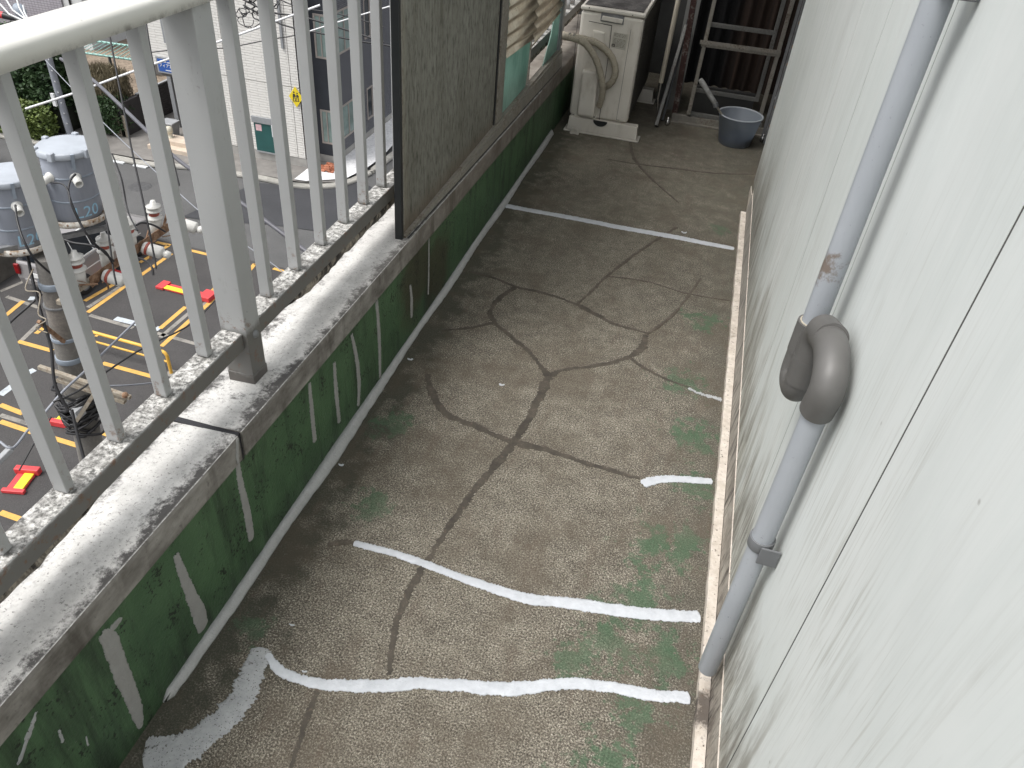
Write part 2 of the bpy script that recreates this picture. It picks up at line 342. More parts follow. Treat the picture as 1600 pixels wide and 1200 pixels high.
def mat_panelboard():
    k = Mt('weathered_grey_board'); a = k.noise(9, 5, .6, st=(1, 1, .35)); b = k.noise(75, 4, .7, st=(1, 1, .35), off=2); g = k.noise(140, 3, .6, st=(1, 1, .12), off=5)
    c = k.mix(k.rng(a, .3, .7), (.135, .13, .105), (.21, .21, .18)); c = k.mix(k.rng(b, .46, .66, 0, .85), c, (.055, .05, .04)); c = k.mix(k.rng(g, .5, .72, 0, .4), c, (.30, .30, .27))
    ed = k.rng(k.m('ADD', k.x(1), k.m('MULTIPLY', a, .1)), 1.97, 1.90, 0, .6); c = k.mix(ed, c, (.30, .27, .21))
    bt = k.rng(k.m('ADD', k.x(2), k.m('MULTIPLY', b, .08)), .50, .42, 0, .75); c = k.mix(bt, c, (.10, .065, .04))
    return k.out(c, .8, (k.m('ADD', b, g), .5, .0025))
def mat_corrug():
    k = Mt('aged_corrugated_plastic'); a = k.noise(14, 4, .6); b = k.noise(90, 4, .7, off=4)
    c = k.mix(k.rng(a, .3, .7), (.66, .57, .44), (.86, .80, .68)); c = k.mix(k.rng(b, .55, .7, 0, .5), c, (.28, .2, .13)); valley_shade = k.m('SINE', k.m('MULTIPLY', k.m('SUBTRACT', k.x(2), .3), 2 * math.pi / .046)); c = k.mix(k.m('MULTIPLY', k.rng(valley_shade, .1, -.9), k.rng(a, .2, .7, .4, .9)), c, (.24, .175, .115))  # brown bands in the valleys paint in the missing ridge shading
    m = k.out(c, .6, (b, .2, .002)); k.b.inputs['Transmission Weight'].default_value = 0.0
    t = k.t; tr = t.nodes.new('ShaderNodeBsdfTranslucent'); mx = t.nodes.new('ShaderNodeMixShader'); mx.inputs[0].default_value = .28
    k.lk(c, tr.inputs['Color']); o = [n for n in t.nodes if n.type == 'OUTPUT_MATERIAL'][0]
    t.links.new(k.b.outputs[0], mx.inputs[1]); t.links.new(tr.outputs[0], mx.inputs[2]); t.links.new(mx.outputs[0], o.inputs[0]); return m
def mat_teal():
    k = Mt('teal_translucent_sheet'); a = k.noise(6, 4, .6, st=(1, 1, .5)); c = k.mix(k.rng(a, .3, .7), (.26, .42, .365), (.42, .58, .52))
    c = k.mix(k.rng(k.noise(80, 3, .6, st=(1, 1, .2), off=3), .55, .7, 0, .4), c, (.10, .2, .17))
    m = k.out(c, .45, (a, .1, .002)); t = k.t; tr = t.nodes.new('ShaderNodeBsdfTranslucent'); mx = t.nodes.new('ShaderNodeMixShader'); mx.inputs[0].default_value = .55
    k.lk(c, tr.inputs['Color']); o = [n for n in t.nodes if n.type == 'OUTPUT_MATERIAL'][0]
    t.links.new(k.b.outputs[0], mx.inputs[1]); t.links.new(tr.outputs[0], mx.inputs[2]); t.links.new(mx.outputs[0], o.inputs[0]); return m
def mat_asphalt(name, a_, b_, ag=.35):
    k = Mt(name); a = k.noise(.7, 5, .6); f = k.noise(22, 3, .7, off=2); g = k.noise(60, 2, .6, off=5)
    c = k.mix(k.rng(a, .3, .7), a_, b_); c = k.mix(k.rng(g, .5, .7, 0, ag), c, tuple(v * 2.2 for v in b_)); c = k.mix(k.rng(f, .55, .7, 0, .4), c, tuple(v * .6 for v in a_))
    return k.out(c, .9, (k.m('ADD', f, g), .4, .01))
def mat_leaf(name, c1, c2):
    k = Mt(name); a = k.noise(1.6, 3, .6); b = k.noise(14, 2, .5, off=4); c = k.mix(k.rng(a, .35, .65), c1, c2); c = k.mix(k.rng(b, .45, .7, 0, .5), c, tuple(v * 1.5 for v in c2))
    return k.out(c, .55)
def mat_whitehouse():
    k = Mt('ivory_stone_pattern_siding')
    z = k.x(2); n = k.noise(3.2, 3, .6, st=(1, 1, 6), dist=.6); n2 = k.noise(6.5, 3, .6, st=(.8, .8, 4.5), off=4)
    br = k.t.nodes.new('ShaderNodeTexBrick')
    cmb = k.t.nodes.new('ShaderNodeCombineXYZ'); k.lk(k.m('ADD', k.x(0), k.x(1)), cmb.inputs[0]); k.lk(k.m('ADD', z, k.m('MULTIPLY', n, .03)), cmb.inputs[1])
    k.t.links.new(cmb.outputs[0], br.inputs['Vector']); br.inputs['Scale'].default_value = 1; br.inputs['Brick Width'].default_value = .7; br.inputs['Row Height'].default_value = .10; br.inputs['Mortar Size'].default_value = .013; br.inputs['Mortar Smooth'].default_value = .4
    fac = br.outputs['Fac']
    c = k.mix(k.rng(n2, .3, .7), (.66, .645, .61), (.78, .765, .73)); c = k.mix(k.m('MULTIPLY', fac, .45), c, (.33, .31, .28))
    return k.out(c, .8, (k.m('SUBTRACT', n2, fac), .6, .02))
def mat_darkbrick():
    k = Mt('charcoal_stone_pattern_siding'); n = k.noise(5, 3, .6, st=(1, 1, 4))
    br = k.t.nodes.new('ShaderNodeTexBrick'); cmb = k.t.nodes.new('ShaderNodeCombineXYZ'); k.lk(k.m('ADD', k.x(0), k.x(1)), cmb.inputs[0]); k.lk(k.m('ADD', k.x(2), k.m('MULTIPLY', n, .03)), cmb.inputs[1])
    k.t.links.new(cmb.outputs[0], br.inputs['Vector']); br.inputs['Scale'].default_value = 1; br.inputs['Brick Width'].default_value = .38; br.inputs['Row Height'].default_value = .07; br.inputs['Mortar Size'].default_value = .012
    c = k.mix(k.rng(n, .3, .7), (.10, .103, .118), (.19, .193, .21)); c = k.mix(k.m('MULTIPLY', br.outputs['Fac'], .7), c, (.04, .04, .048))
    return k.out(c, .7, (k.m('SUBTRACT', n, br.outputs['Fac']), .7, .02))
def mat_tilewall():
    k = Mt('lilac_grey_tile_facing'); n = k.noise(2, 3, .6)
    br = k.t.nodes.new('ShaderNodeTexBrick'); cmb = k.t.nodes.new('ShaderNodeCombineXYZ'); k.lk(k.m('ADD', k.x(0), k.x(1)), cmb.inputs[0]); k.lk(k.x(2), cmb.inputs[1])
    k.t.links.new(cmb.outputs[0], br.inputs['Vector']); br.inputs['Scale'].default_value = 1; br.offset = 0; br.inputs['Brick Width'].default_value = .2; br.inputs['Row Height'].default_value = .12; br.inputs['Mortar Size'].default_value = .014
    c = k.mix(k.rng(n, .3, .7), (.30, .29, .33), (.38, .37, .41)); c = k.mix(k.m('MULTIPLY', br.outputs['Fac'], .8), c, (.15, .14, .15)); return k.out(c, .5)
def mat_paint_line(name, col, wear=.5):
    k = Mt(name); n = k.noise(5, 5, .75); n2 = k.noise(40, 3, .7, off=2); c = k.mix(k.rng(k.m('ADD', n, k.m('MULTIPLY', n2, .3)), .62, .82, 0, wear), col, (.06, .06, .06)); return k.out(c, .8)
def mat_glass_dark(name, col=(.02, .025, .03)):
    k = Mt(name); n = k.noise(2.5, 3, .5); c = k.mix(k.rng(n, .3, .7), col, tuple(v * 2.2 for v in col)); return k.out(c, .08, spec=.7)
def mat_sealant(name, c1, c2, pits=.6, ro=.5):
    k = Mt(name); a = k.noise(35, 4, .7); b = k.noise(160, 3, .7, off=3); d = k.noise(260, 3, .7, off=6)
    c = k.mix(k.rng(a, .3, .7), c1, c2); c = k.mix(k.rng(d, .74 - .14 * pits, .78 - .13 * pits, 0, min(1, pits * 1.5)), c, (.08, .07, .06)); return k.out(c, ro, (k.m('ADD', a, b), .7, .003))
def mat_crack(name, c1, c2, thr):
    k = Mt(name); a = k.noise(22, 4, .6); f = k.noise(230, 4, .75); c = k.mix(k.rng(a, .35, .65), c1, c2)
    c = k.mix(k.rng(k.m('ADD', f, k.m('MULTIPLY', k.m('SUBTRACT', a, .5), .25)), thr, thr + .05, 0, .8), c, (.13, .11, .083)); c = k.mix(k.rng(k.noise(45, 3, .7, off=9), .60, .70, 0, .7), c, (.13, .10, .075))
    return k.out(c, .8, (f, .4, .0015))
def mat_curtain():
    k = Mt('dark_curtain_cloth'); a = k.noise(9, 3, .6, st=(3, 1, .15)); c = k.mix(k.rng(k.x(0), .03, .10), (.012, .012, .013), (.045, .028, .02)); c = k.mix(k.rng(a, .4, .65, 0, .7), c, (.004, .004, .004)); return k.out(c, .9)
def mat_wood():
    k = Mt('grey_rusty_channel'); a = k.noise(9, 4, .7); c = k.mix(k.rng(a, .3, .7), (.25, .22, .17), (.38, .34, .28)); c = k.mix(k.rng(k.noise(20, 4, .7, off=3), .5, .68, 0, .8), c, (.16, .10, .06)); return k.out(c, .85, (a, .4, .01))
def mat_rust():
    k = Mt('rusty_steel'); a = k.noise(14, 4, .7); c = k.mix(k.rng(a, .35, .65), (.13, .065, .035), (.34, .22, .14)); return k.out(c, .9, (a, .5, .01))
def mat_rustwhite():
    k = Mt('rust_stained_white_ring'); a = k.noise(11, 5, .7); c = k.mix(k.rng(a, .42, .62), (.60, .58, .53), (.27, .17, .09)); return k.out(c, .8, (a, .3, .01))
def mat_polecon():
    k = Mt('pole_concrete'); a = k.noise(3, 5, .6, st=(1, 1, .5)); b = k.noise(25, 4, .65, off=3); c = k.mix(k.rng(a, .3, .7), (.125, .118, .108), (.20, .19, .175)); c = k.mix(k.rng(b, .5, .7, 0, .5), c, (.28, .265, .24))
    c = k.mix(k.m('MULTIPLY', k.blob((-7.32, 6.3, -4.3), .5), k.rng(b, .3, .6)), c, (.26, .23, .2)); return k.out(c, .9, (b, .4, .01))
def mat_can():
    k = Mt('blue_grey_enamel'); a = k.noise(1.5, 4, .6); b = k.noise(40, 3, .7, off=3); st = k.noise(30, 3, .6, st=(1, 1, .08), off=6)
    c = k.mix(k.rng(a, .3, .7), (.235, .255, .295), (.285, .305, .35)); c = k.mix(k.rng(st, .5, .75, 0, .35), c, (.19, .2, .24)); c = k.mix(k.rng(b, .70, .76, 0, .5), c, (.4, .38, .35)); return k.out(c, .45, (b, .08, .005))
def mat_acwhite():
    k = Mt('aged_cream_enamel'); a = k.noise(5, 4, .6); b = k.noise(70, 3, .7, off=3); z = k.x(2)
    c = k.mix(k.rng(a, .3, .7), (.60, .565, .50), (.69, .66, .60)); c = k.mix(k.rng(k.noise(12, 5, .7, st=(1, 1, .4), off=8), .55, .72, 0, .35), c, (.3, .26, .2)); c = k.mix(k.rng(b, .70, .75, 0, .4), c, (.18, .16, .13))
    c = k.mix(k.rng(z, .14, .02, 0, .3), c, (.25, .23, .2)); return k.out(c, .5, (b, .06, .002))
def mat_bucket():
    k = Mt('milky_plastic'); k.out((.46, .50, .55), .3); t = k.t
    tr = t.nodes.new('ShaderNodeBsdfTransparent'); tr.inputs[0].default_value = (.92, .95, .98, 1); tl = t.nodes.new('ShaderNodeBsdfTranslucent'); tl.inputs[0].default_value = (.25, .3, .36, 1)
    m1 = t.nodes.new('ShaderNodeMixShader'); m1.inputs[0].default_value = .45; m2 = t.nodes.new('ShaderNodeMixShader'); m2.inputs[0].default_value = .4
    o = [n for n in t.nodes if n.type == 'OUTPUT_MATERIAL'][0]
    t.links.new(k.b.outputs[0], m1.inputs[1]); t.links.new(tl.outputs[0], m1.inputs[2]); t.links.new(m1.outputs[0], m2.inputs[1]); t.links.new(tr.outputs[0], m2.inputs[2]); t.links.new(m2.outputs[0], o.inputs[0]); return k.mat
def mat_gravel(name, c1, c2, sc=9):
    k = Mt(name); v = k.vor(sc, col=True); s = k.t.nodes.new('ShaderNodeSeparateColor'); k.lk(v, s.inputs[0]); n = k.noise(.6, 4, .6); c = k.mix(s.outputs[0], c1, c2); c = k.mix(k.rng(n, .4, .7, 0, .4), c, tuple(q * .6 for q in c1)); return k.out(c, .9, (s.outputs[1], .5, .02))

M = dict(
    floor=mat_floor(), green=mat_parapet_green(), fascia=mat_fascia(), cap=mat_captop(), railtop=mat_railtop(), siding=mat_siding(), trimw=mat_trim_white(), trimb=mat_trim_brown(), fillet=mat_fillet(),
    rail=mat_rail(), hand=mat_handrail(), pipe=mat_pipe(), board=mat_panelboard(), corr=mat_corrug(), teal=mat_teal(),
    fitting=plain('dark_grey_pvc_fitting', (.105, .102, .097), .47, .12, 18, bump=.04),
    clampm=plain('worn_grey_clamp', (.13, .135, .14), .5, .2), black=plain('black_mastic', (.018, .018, .022), .6, .3, 40, bump=.6), blackp=plain('black_rubber_cable', (.018, .018, .02), .45, .2),
    grout=plain('shadow_gap', (.065, .062, .058), .9), alu=plain('tarnished_aluminium', (.24, .225, .195), .5, .3, 12, dirt=(.11, .085, .06)), alud=plain('dull_dark_aluminium', (.15, .15, .14), .5, .3, 12, dirt=(.08, .07, .06)),
    strip=plain('black_edge_gasket', (.014, .016, .017), .5, .3), strut=plain('galvanised_steel', (.22, .225, .23), .5, .3, 14, .3), rustred=plain('peeling_red_primer', (.045, .018, .014), .85, .4, 14, dirt=(.20, .19, .175)),
    chrome=plain('dull_chrome', (.45, .44, .42), .25, .2, metal=.9), ac=mat_acwhite(), actop=plain('sooty_lid', (.075, .07, .068), .7, .5, 14, dirt=(.2, .19, .18)), acside=plain('dark_grille', (.075, .07, .06), .7, .3, 20),
    hose=plain('yellowed_tape_wrap', (.42, .38, .30), .75, .3, 25, dirt=(.2, .17, .13)), labelm=plain('sticker_film', (.46, .44, .38), .5, .1), ink=plain('sticker_ink', (.05, .045, .04), .6), bucket=mat_bucket(),
    water=plain('blue_liquid', (.02, .045, .11), .1, .2), bristle=plain('dusty_handle', (.30, .30, .29), .7, .3, 40), curtain=mat_curtain(), pvc=plain('ivory_conduit', (.46, .42, .34), .5, .15),
    dark=plain('dark_wall_board', (.05, .05, .048), .9, .3), greyboard=plain('grey_wall_board', (.20, .20, .19), .8, .2), roof=plain('soffit_board', (.16, .155, .15), .9, .2), sealw=mat_sealant('fresh_white_sealant', (.44, .46, .49), (.56, .58, .61), .2, .4),
    sealg=mat_sealant('grey_sealant', (.36, .365, .36), (.43, .435, .43), .4), sealp=mat_sealant('smeared_grey_filler', (.31, .32, .325), (.42, .43, .435), 1.0, .8), sealpp=mat_sealant('flat_grey_filler', (.30, .30, .29), (.34, .34, .33), .1, .8),
    crack=mat_crack('brown_crack_filler', (.044, .037, .029), (.078, .066, .051), .60), crackf=mat_crack('faint_crack_filler', (.060, .050, .038), (.088, .074, .057), .54),
    asphalt=mat_asphalt('car_park_asphalt', (.040, .038, .038), (.062, .059, .058)), road=mat_asphalt('old_road_asphalt', (.070, .070, .070), (.098, .098, .098), .3), patch=mat_asphalt('new_asphalt', (.034, .035, .039), (.046, .047, .052), .15),
    kerb=plain('concrete_kerb', (.34, .33, .30), .9, .25, 3), pave=plain('grey_pavement', (.19, .18, .168), .9, .25, 2), mortar=plain('pale_foundation', (.36, .35, .33), .9, .2, 2),
    yellow=mat_paint_line('yellow_road_paint', (.62, .36, .09), .35), faded=mat_paint_line('faded_road_paint', (.25, .235, .21), .7), whitel=mat_paint_line('white_road_paint', (.46, .50, .53), .4),
    red=plain('red_enamel', (.62, .055, .06), .45, .15, 8), yel=plain('yellow_enamel', (.80, .62, .03), .45, .1, 8), barrier=plain('yellow_pipe_paint', (.72, .42, .07), .45, .15, 5), conc=plain('pale_concrete', (.22, .215, .2), .9, .2, 6),
    house=mat_whitehouse(), joint=plain('siding_joint', (.13, .12, .11), .9), dbrick=mat_darkbrick(), dflat=plain('charcoal_flat_siding', (.035, .040, .050), .6, .15, 2), tile=mat_tilewall(), paleconc=plain('light_panel', (.6, .62, .63), .7, .1, 2),
    frame=plain('stainless_taupe_frame', (.38, .34, .31), .4, .1), winglass=plain('curtained_glass', (.25, .33, .31), .12, .35, 1.2, spec=.8), windark=mat_glass_dark('dark_window'), cargl=mat_glass_dark('car_glass', (.008, .010, .013)),
    car=plain('silver_grey_car_paint', (.27, .26, .26), .3, .05, 2, .2, bump=0), chromet=plain('bright_trim', (.72, .73, .72), .3, .05), tyre=plain('tyre_rubber', (.02, .02, .021), .8), lamp=plain('tail_lamp_red', (.22, .01, .012), .2),
    can=mat_can(), canlid=plain('pale_enamel_lid', (.37, .40, .44), .4, .12, 5), ring=mat_rustwhite(), porc=plain('white_porcelain', (.66, .655, .62), .2, .08, 6, bump=0), redband=plain('brown_red_glaze', (.34, .075, .05), .35),
    rust=mat_rust(), tan=mat_wood(), pole=mat_polecon(), bluegrey=plain('blue_grey_clamp', (.25, .29, .34), .5, .15), letter=plain('pale_blue_stencil', (.33, .56, .72), .7, .15, 20), steel=plain('grey_steel_tube', (.27, .285, .32), .45, .15, 4),
    whitew=plain('white_cable', (.72, .73, .74), .4, .05), thick=plain('grey_thick_cable', (.10, .10, .115), .4, .2), deck=mat_gravel('brown_yard_gravel', (.17, .13, .095), (.30, .24, .18), 10), wgravel=mat_gravel('white_gravel', (.80, .80, .80), (.60, .60, .61), 14),
    hedge=mat_leaf('hedge_leaf', (.018, .042, .016), (.045, .085, .03)), hedge2=mat_leaf('young_hedge_leaf', (.05, .085, .02), (.12, .16, .035)), twig=mat_leaf('dry_twig', (.10, .085, .05), (.19, .16, .10)), turf=mat_leaf('short_turf', (.03, .06, .02), (.06, .10, .03)), core=plain('shaded_twigs', (.02, .025, .015), .9),
    louvre=plain('dark_louvre_slat', (.042, .038, .040), .6, .15), steps=plain('beige_step_tile', (.55, .46, .37), .7, .15, 3), grey=plain('grey_plastic', (.32, .33, .34), .5, .1), ivory=plain('ivory_plastic', (.55, .52, .42), .5, .1),
    board2=plain('chalkboard_green', (.018, .085, .08), .5, .12, 2), blue=plain('sign_blue', (.03, .10, .36), .4, .1, 4), signfr=plain('grey_sign_frame', (.27, .28, .29), .5, .1), pergola=plain('teal_painted_pipe', (.30, .52, .47), .5, .15), brick=plain('red_brick', (.42, .16, .09), .85, .35, 8), lotwall=plain('old_lot_wall', (.13, .12, .105), .9, .4, 2.5), drain=plain('iron_cover', (.07, .07, .072), .7, .3, 9),
)

# ================================================================ large structure
G = -11.9
def sheet(name, pts, mat, z, kind='structure', parent=None, th=.004):
    b = MB(); n = len(pts); b.add([(p[0], p[1], z) for p in pts], [tuple(range(n))])
    o = b.build(name, mat, parent)
    for p in o.data.polygons:
        pass
    me = o.data
    if me.polygons[0].normal.z < 0: me.flip_normals()
    if kind: o['kind'] = kind
    return o
def g2(x, y): p = on(x, y, 2, G); return (p.x, p.y)
sheet('ground', [(-120, -60), (60, -60), (60, 160), (-120, 160)], M['road'], G - .03)
# the main block that carries the balcony, and its wall
bld = thing('apartment_building', 'pale green-grey sided apartment building wall along the right side of the balcony', 'building', (.3, 1.5, 0))
MB().box(-.93, 7, -6, 14, G - .02, -.16).build('lower_wall', M['mortar'], bld)
MB().box(.315, 7, -6, 3.49, -.15, 3.4).build('wall', M['grout'], bld)
JY = [-3.2, -2.3, -1.4, -.24, .716, 1.205, 1.66, 2.0, 2.55, 2.98, 3.505]
for i in range(len(JY) - 1):
    a, b = JY[i], JY[i + 1]; gp = .0022
    x0 = .283
    if -1 < b < 3.4: MB().box(.28345, .3147, b - (.0024 if i == 3 else .0017), b + (.0024 if i == 3 else .0017), .0985, 3.299).build('joint_gasket', M['grout'], bld)
    MB().box(x0, .3145, a + (.0025 if i == 4 else .0018), b - (.0025 if i == 3 else .0018), .099, 3.3).build('siding_panel', M['siding'], bld)

# floor
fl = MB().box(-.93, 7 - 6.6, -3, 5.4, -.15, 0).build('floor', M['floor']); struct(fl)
F = lambda x, y: on(x, y, 2, 0)
def px_w(p, px): return px * max(.01, (-(RM.transposed() @ (p - CAMP)).z)) / FPX
def floor_ribbon(name, pts, wpx, mat, th, dome=0, jag=.15, zoff=0, step=.0025, label=None, hf=.0009):
    P = [F(*q) for q in pts]; P = [Vector((p.x, p.y, zoff)) for p in P]
    if not isinstance(wpx, (list, tuple)): wpx = [wpx] * len(P)
    W = [px_w(p, v * (.86 if name == 'crack_filler' else 1)) for p, v in zip(P, wpx)]
    o = MB().ribbon(P, W, (0, 0, 1), None, th, dome, step, jag, True, hf).build(name, mat, fl)
    if label: o['label'] = label
    return o
CR = [([(455, 1200), (468, 1160), (482, 1115), (498, 1075)], [10, 12, 13, 9], 0), ([(608, 1055), (612, 1010), (625, 958), (650, 905), (680, 858), (705, 818), (735, 773), (770, 733), (803, 692)], [11, 12, 13, 12, 10, 12, 12, 13, 12], 0),
      ([(803, 692), (822, 662), (838, 630), (857, 588)], [16, 13, 14, 18], 0), ([(857, 588), (832, 556), (800, 527), (773, 503), (768, 485), (781, 465), (806, 448)], [15, 10, 9, 10, 9, 9, 8], 0),
      ([(735, 425), (770, 434), (806, 448), (860, 461), (905, 477)], [7, 6, 7, 7, 7], 0), ([(905, 477), (932, 492), (960, 506), (1012, 521)], [10, 10, 7, 4], 0), ([(690, 516), (735, 512), (773, 504)], [4, 7, 8], 0),
      ([(858, 588), (880, 578), (915, 574), (955, 567), (985, 556), (1004, 542), (1008, 523)], [12, 9, 8, 9, 10, 14, 10], 0), ([(985, 560), (1010, 577), (1040, 592), (1078, 606)], [7, 7, 5, 3], 0),
      ([(903, 474), (925, 455), (948, 432), (1000, 392), (1058, 355)], [6, 6, 5, 6, 5], 1), ([(668, 585), (674, 612), (695, 645), (740, 665), (775, 680), (803, 692)], [8, 13, 13, 12, 12, 14], 0),
      ([(803, 692), (860, 705), (920, 725), (1000, 748)], [15, 10, 9, 8], 0), ([(950, 249), (1000, 257), (1060, 264), (1120, 271), (1178, 272)], [2, 4, 4, 4, 3], 1), ([(985, 222), (990, 245), (1008, 270), (1035, 295), (1062, 318)], [5, 5, 5, 3, 3], 1),
      ([(1010, 522), (1045, 498), (1070, 470), (1095, 435)], [7, 6, 4, 4], 1), ([(948, 432), (1010, 440), (1070, 458), (1140, 470)], [3, 3, 3, 3], 1), ([(512, 852), (535, 848), (556, 850)], [10, 12, 8], 1)]
for i, (p, w_, m_) in enumerate(CR): floor_ribbon('crack_filler', p, w_, M['crackf' if m_ else 'crack'], .0005, 0, .34, .0001 * i, hf=.0010)
floor_ribbon('sealant_strip', [(418, 1022), (432, 1043), (458, 1058), (510, 1070), (600, 1072), (660, 1068), (740, 1074), (800, 1077), (880, 1069), (950, 1074), (1020, 1087), (1078, 1091)], [9, 15, 16, 18, 22, 20, 22, 24, 19, 19, 20, 21], M['sealw'], .0014, .0007, .10, .0016, label='nearest fresh white sealant band')
floor_ribbon('sealant_strip', [(553, 849), (580, 856), (620, 867), (670, 884), (720, 903), (780, 923), (830, 937), (880, 942), (970, 955), (1040, 962), (1094, 964)], [11, 11, 12, 13, 14, 17, 19, 20, 21, 22, 20], M['sealw'], .0014, .0007, .08, .0016)
floor_ribbon('sealant_strip', [(790, 322), (850, 333), (915, 345), (970, 356), (1050, 370), (1110, 382), (1147, 389)], [13, 12, 13, 13, 14, 12, 11], M['sealw'], .0014, .0006, .08, .0016)
floor_ribbon('sealant_strip', [(1004, 758), (1018, 752), (1040, 749), (1075, 750), (1113, 753)], [16, 17, 15, 14, 12], M['sealw'], .0014, .0006, .08, .0016)
floor_ribbon('sealant_strip', [(1075, 607), (1095, 616), (1128, 625)], [4, 7, 9], M['sealp'], .0008, .0003, .35, .0012, hf=.002)
floor_ribbon('filler_patch', [(407, 1012), (398, 1040), (380, 1085), (352, 1125), (310, 1155), (268, 1180), (225, 1200)], [26, 34, 40, 42, 46, 52, 66], M['sealp'], .0008, .0002, .16, .0006, hf=.0022)
floor_ribbon('filler_patch', [(228, 1160), (262, 1160), (300, 1158)], [14, 26, 24], M['sealp'], .0008, .0002, .2, .0003, hf=.002)
for (a, b) in [(475, 1048), (1068, 362), (532, 725), (455, 975), (783, 600), (640, 560)]:
    floor_ribbon('sealant_drop', [(a - 3, b), (a + 1, b + 2), (a + 5, b + 1)], [2, 3.5, 2.5], M['sealw'], .001, .001, .3, .0006)
# cove bead along the parapet foot
P = [(260, 1092), (330, 985), (400, 878), (470, 775), (540, 672), (590, 602), (640, 535), (700, 455), (735, 408), (790, 325), (830, 262), (862, 207)]
rows = []
for i in range(181):
    y = .60 + (3.93 - .60) * i / 180; wv = .0165 + .003 * math.sin(y * 9) + rnd(-.0012, .0012) + .011 * math.exp(-((y - 1.30) / .16) ** 2); hh = .022 + .003 * math.sin(y * 5 + 1) + rnd(-.001, .001)
    e = .25 if i in (0, 180) else 1
    rows.append([Vector((-.7535, y, 0)), Vector((-.7535, y, hh * e)), Vector((-.7535 + wv * .55, y, hh * .62 * e)), Vector((-.7535 + wv * e, y, .004)), Vector((-.7535 + wv * e, y, 0))])
MB().loft(rows, closed=True, sm=True).build('corner_bead', M['sealg'], fl)

# right-hand foot trim
tr = thing('wall_trim', 'cream mortar ledge with grimy sill board along the foot of the right wall', 'trim', (.26, 1.5, 0))
rows = []
for i in range(141):
    y = -.4 + (3.33 + .4) * i / 140; j = rnd(-.0012, .0012); h = .020
    rows.append([Vector((.250 + j, y, -.002)), Vector((.2505 + j, y, h)), Vector((.2735, y, h + rnd(-.0006, .0006))), Vector((.2735, y, -.002))])
MB().loft(rows).build('mortar_ledge', M['trimw'], tr)
MB().hexa([(.2738, -.4, 0), (.2765, -.4, 0), (.2765, 3.36, 0), (.2738, 3.36, 0), (.2805, -.4, .097), (.2828, -.4, .097), (.2828, 3.36, .097), (.2805, 3.36, .097)]).build('sill_board', M['trimb'], tr)
MB().box(.2835, .3, -.4, 3.4, .0, .0955).build('backing', M['trimb'], tr)
MB().box(.2800, .2826, -.4, 3.36, .0972, .0988).build('sill_lip', M['trimw'], tr)
rows = []
MB().hexa([(.277, 3.37, .0), (.2805, 3.37, .0), (.2835, 3.56, .02), (.281, 3.56, .02), (.277, 3.37, .085), (.2805, 3.37, .085), (.2835, 3.56, .05), (.281, 3.56, .05)]).build('loose_board_end', M['trimw'], tr)

# parapet
par = thing('parapet_wall', 'low green painted parapet with lichen spotted coping under the railing', 'parapet wall', (-.84, 2, 0))
def zt(y): return .415 - .030 * min(max((y - .36) / 1.4, 0), 1) - .026 * max(0, y - 1.8)      # coping top, inner edge
def zb(y): return .352 - .0265 * (y - .4)                            # foot of the render band
YS = [-2, -1, 0, .4, .7, .95]; YS2 = [.962, 1.2, 1.5, 1.85, 2.4, 3.2, 4.2, 5.4]
rows = [[Vector((-.93, y, -.15)), Vector((-.93, y, zb(y))), Vector((-.753, y, zb(y))), Vector((-.753, y, -.001))] for y in YS + YS2[1:]]
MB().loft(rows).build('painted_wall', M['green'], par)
def coping(ys):
    N = 40; yl = [ys[0] + (ys[-1] - ys[0]) * i / N for i in range(N + 1)]
    rows = [[Vector((-.955, y, zb(y) + .001)), Vector((-.955, y, zt(y) - .012)), Vector((-.745, y, zt(y) + rnd(-.0004, .0004))), Vector((-.738, y, zt(y) - .002)), Vector((-.7365 + rnd(-.0006, .0006), y, zt(y) - .009)), Vector((-.737, y, zb(y) + .001))] for y in yl]
    return rows
for seg in (YS, YS2):
    rows = coping(seg); b = MB().loft(rows)
    o = b.build('coping', M['fascia'], par); o.data.materials.append(M['cap'])
    for p in o.data.polygons:
        if abs(p.normal.z) > .5 and p.center.z > -.06 + .40 - .0 - 0: p.material_index = 1
MB().box(-.945, -.741, .9495, .9625, .33, .3985).build('joint_filler', M['black'], par)
for ya, yb in ((-1.0, .70), (1.27, 5.2)):
    rows = []; n_ = int((yb - ya) / .02)
    for i in range(n_ + 1):
        y = ya + (yb - ya) * i / n_; e = rnd(-.003, .003); tp_ = min(1, min(i, n_ - i) / 8 + .15); zz = .489 - .0062 * (y - .5); d_ = (.034 if ya > 0 else .026) * tp_ + rnd(-.002, .002)
        rows.append([Vector((-.847, y, zz)), Vector((-.808, y, zz)), Vector((-.8065 + e, y, zz - d_ * .4)), Vector((-.816 + e, y, zz - d_)), Vector((-.847, y, zz - d_ - .01))])
    MB().loft(rows).build('mortar_fillet', M['fillet'], par)
WG = lambda x, y: on(x, y, 0, -.7525)
SP = [([(158, 990), (172, 1002), (188, 1045), (204, 1085), (214, 1112), (220, 1136)], [14, 26, 27, 23, 20, 8]), ([(274, 866), (283, 890), (296, 925), (312, 960), (318, 982)], [9, 14, 18, 24, 20]),
      ([(371, 724), (377, 760), (386, 800), (393, 843)], [8, 12, 14, 12]), ([(483, 598), (487, 640), (492, 690)], [6, 9, 9]), ([(522, 566), (525, 610), (530, 660)], [5, 9, 7]), ([(549, 522), (557, 560), (561, 600), (560, 634)], [5, 9, 9, 7]),
      ([(588, 470), (592, 520), (594, 590)], [7, 9, 6]), ([(641, 445), (643, 470), (643, 496)], [4, 8, 6]), ([(670, 372), (670, 415), (669, 460)], [3, 3.5, 3.5]),
      ([(172, 985), (184, 972), (190, 965)], [12, 9, 5])]
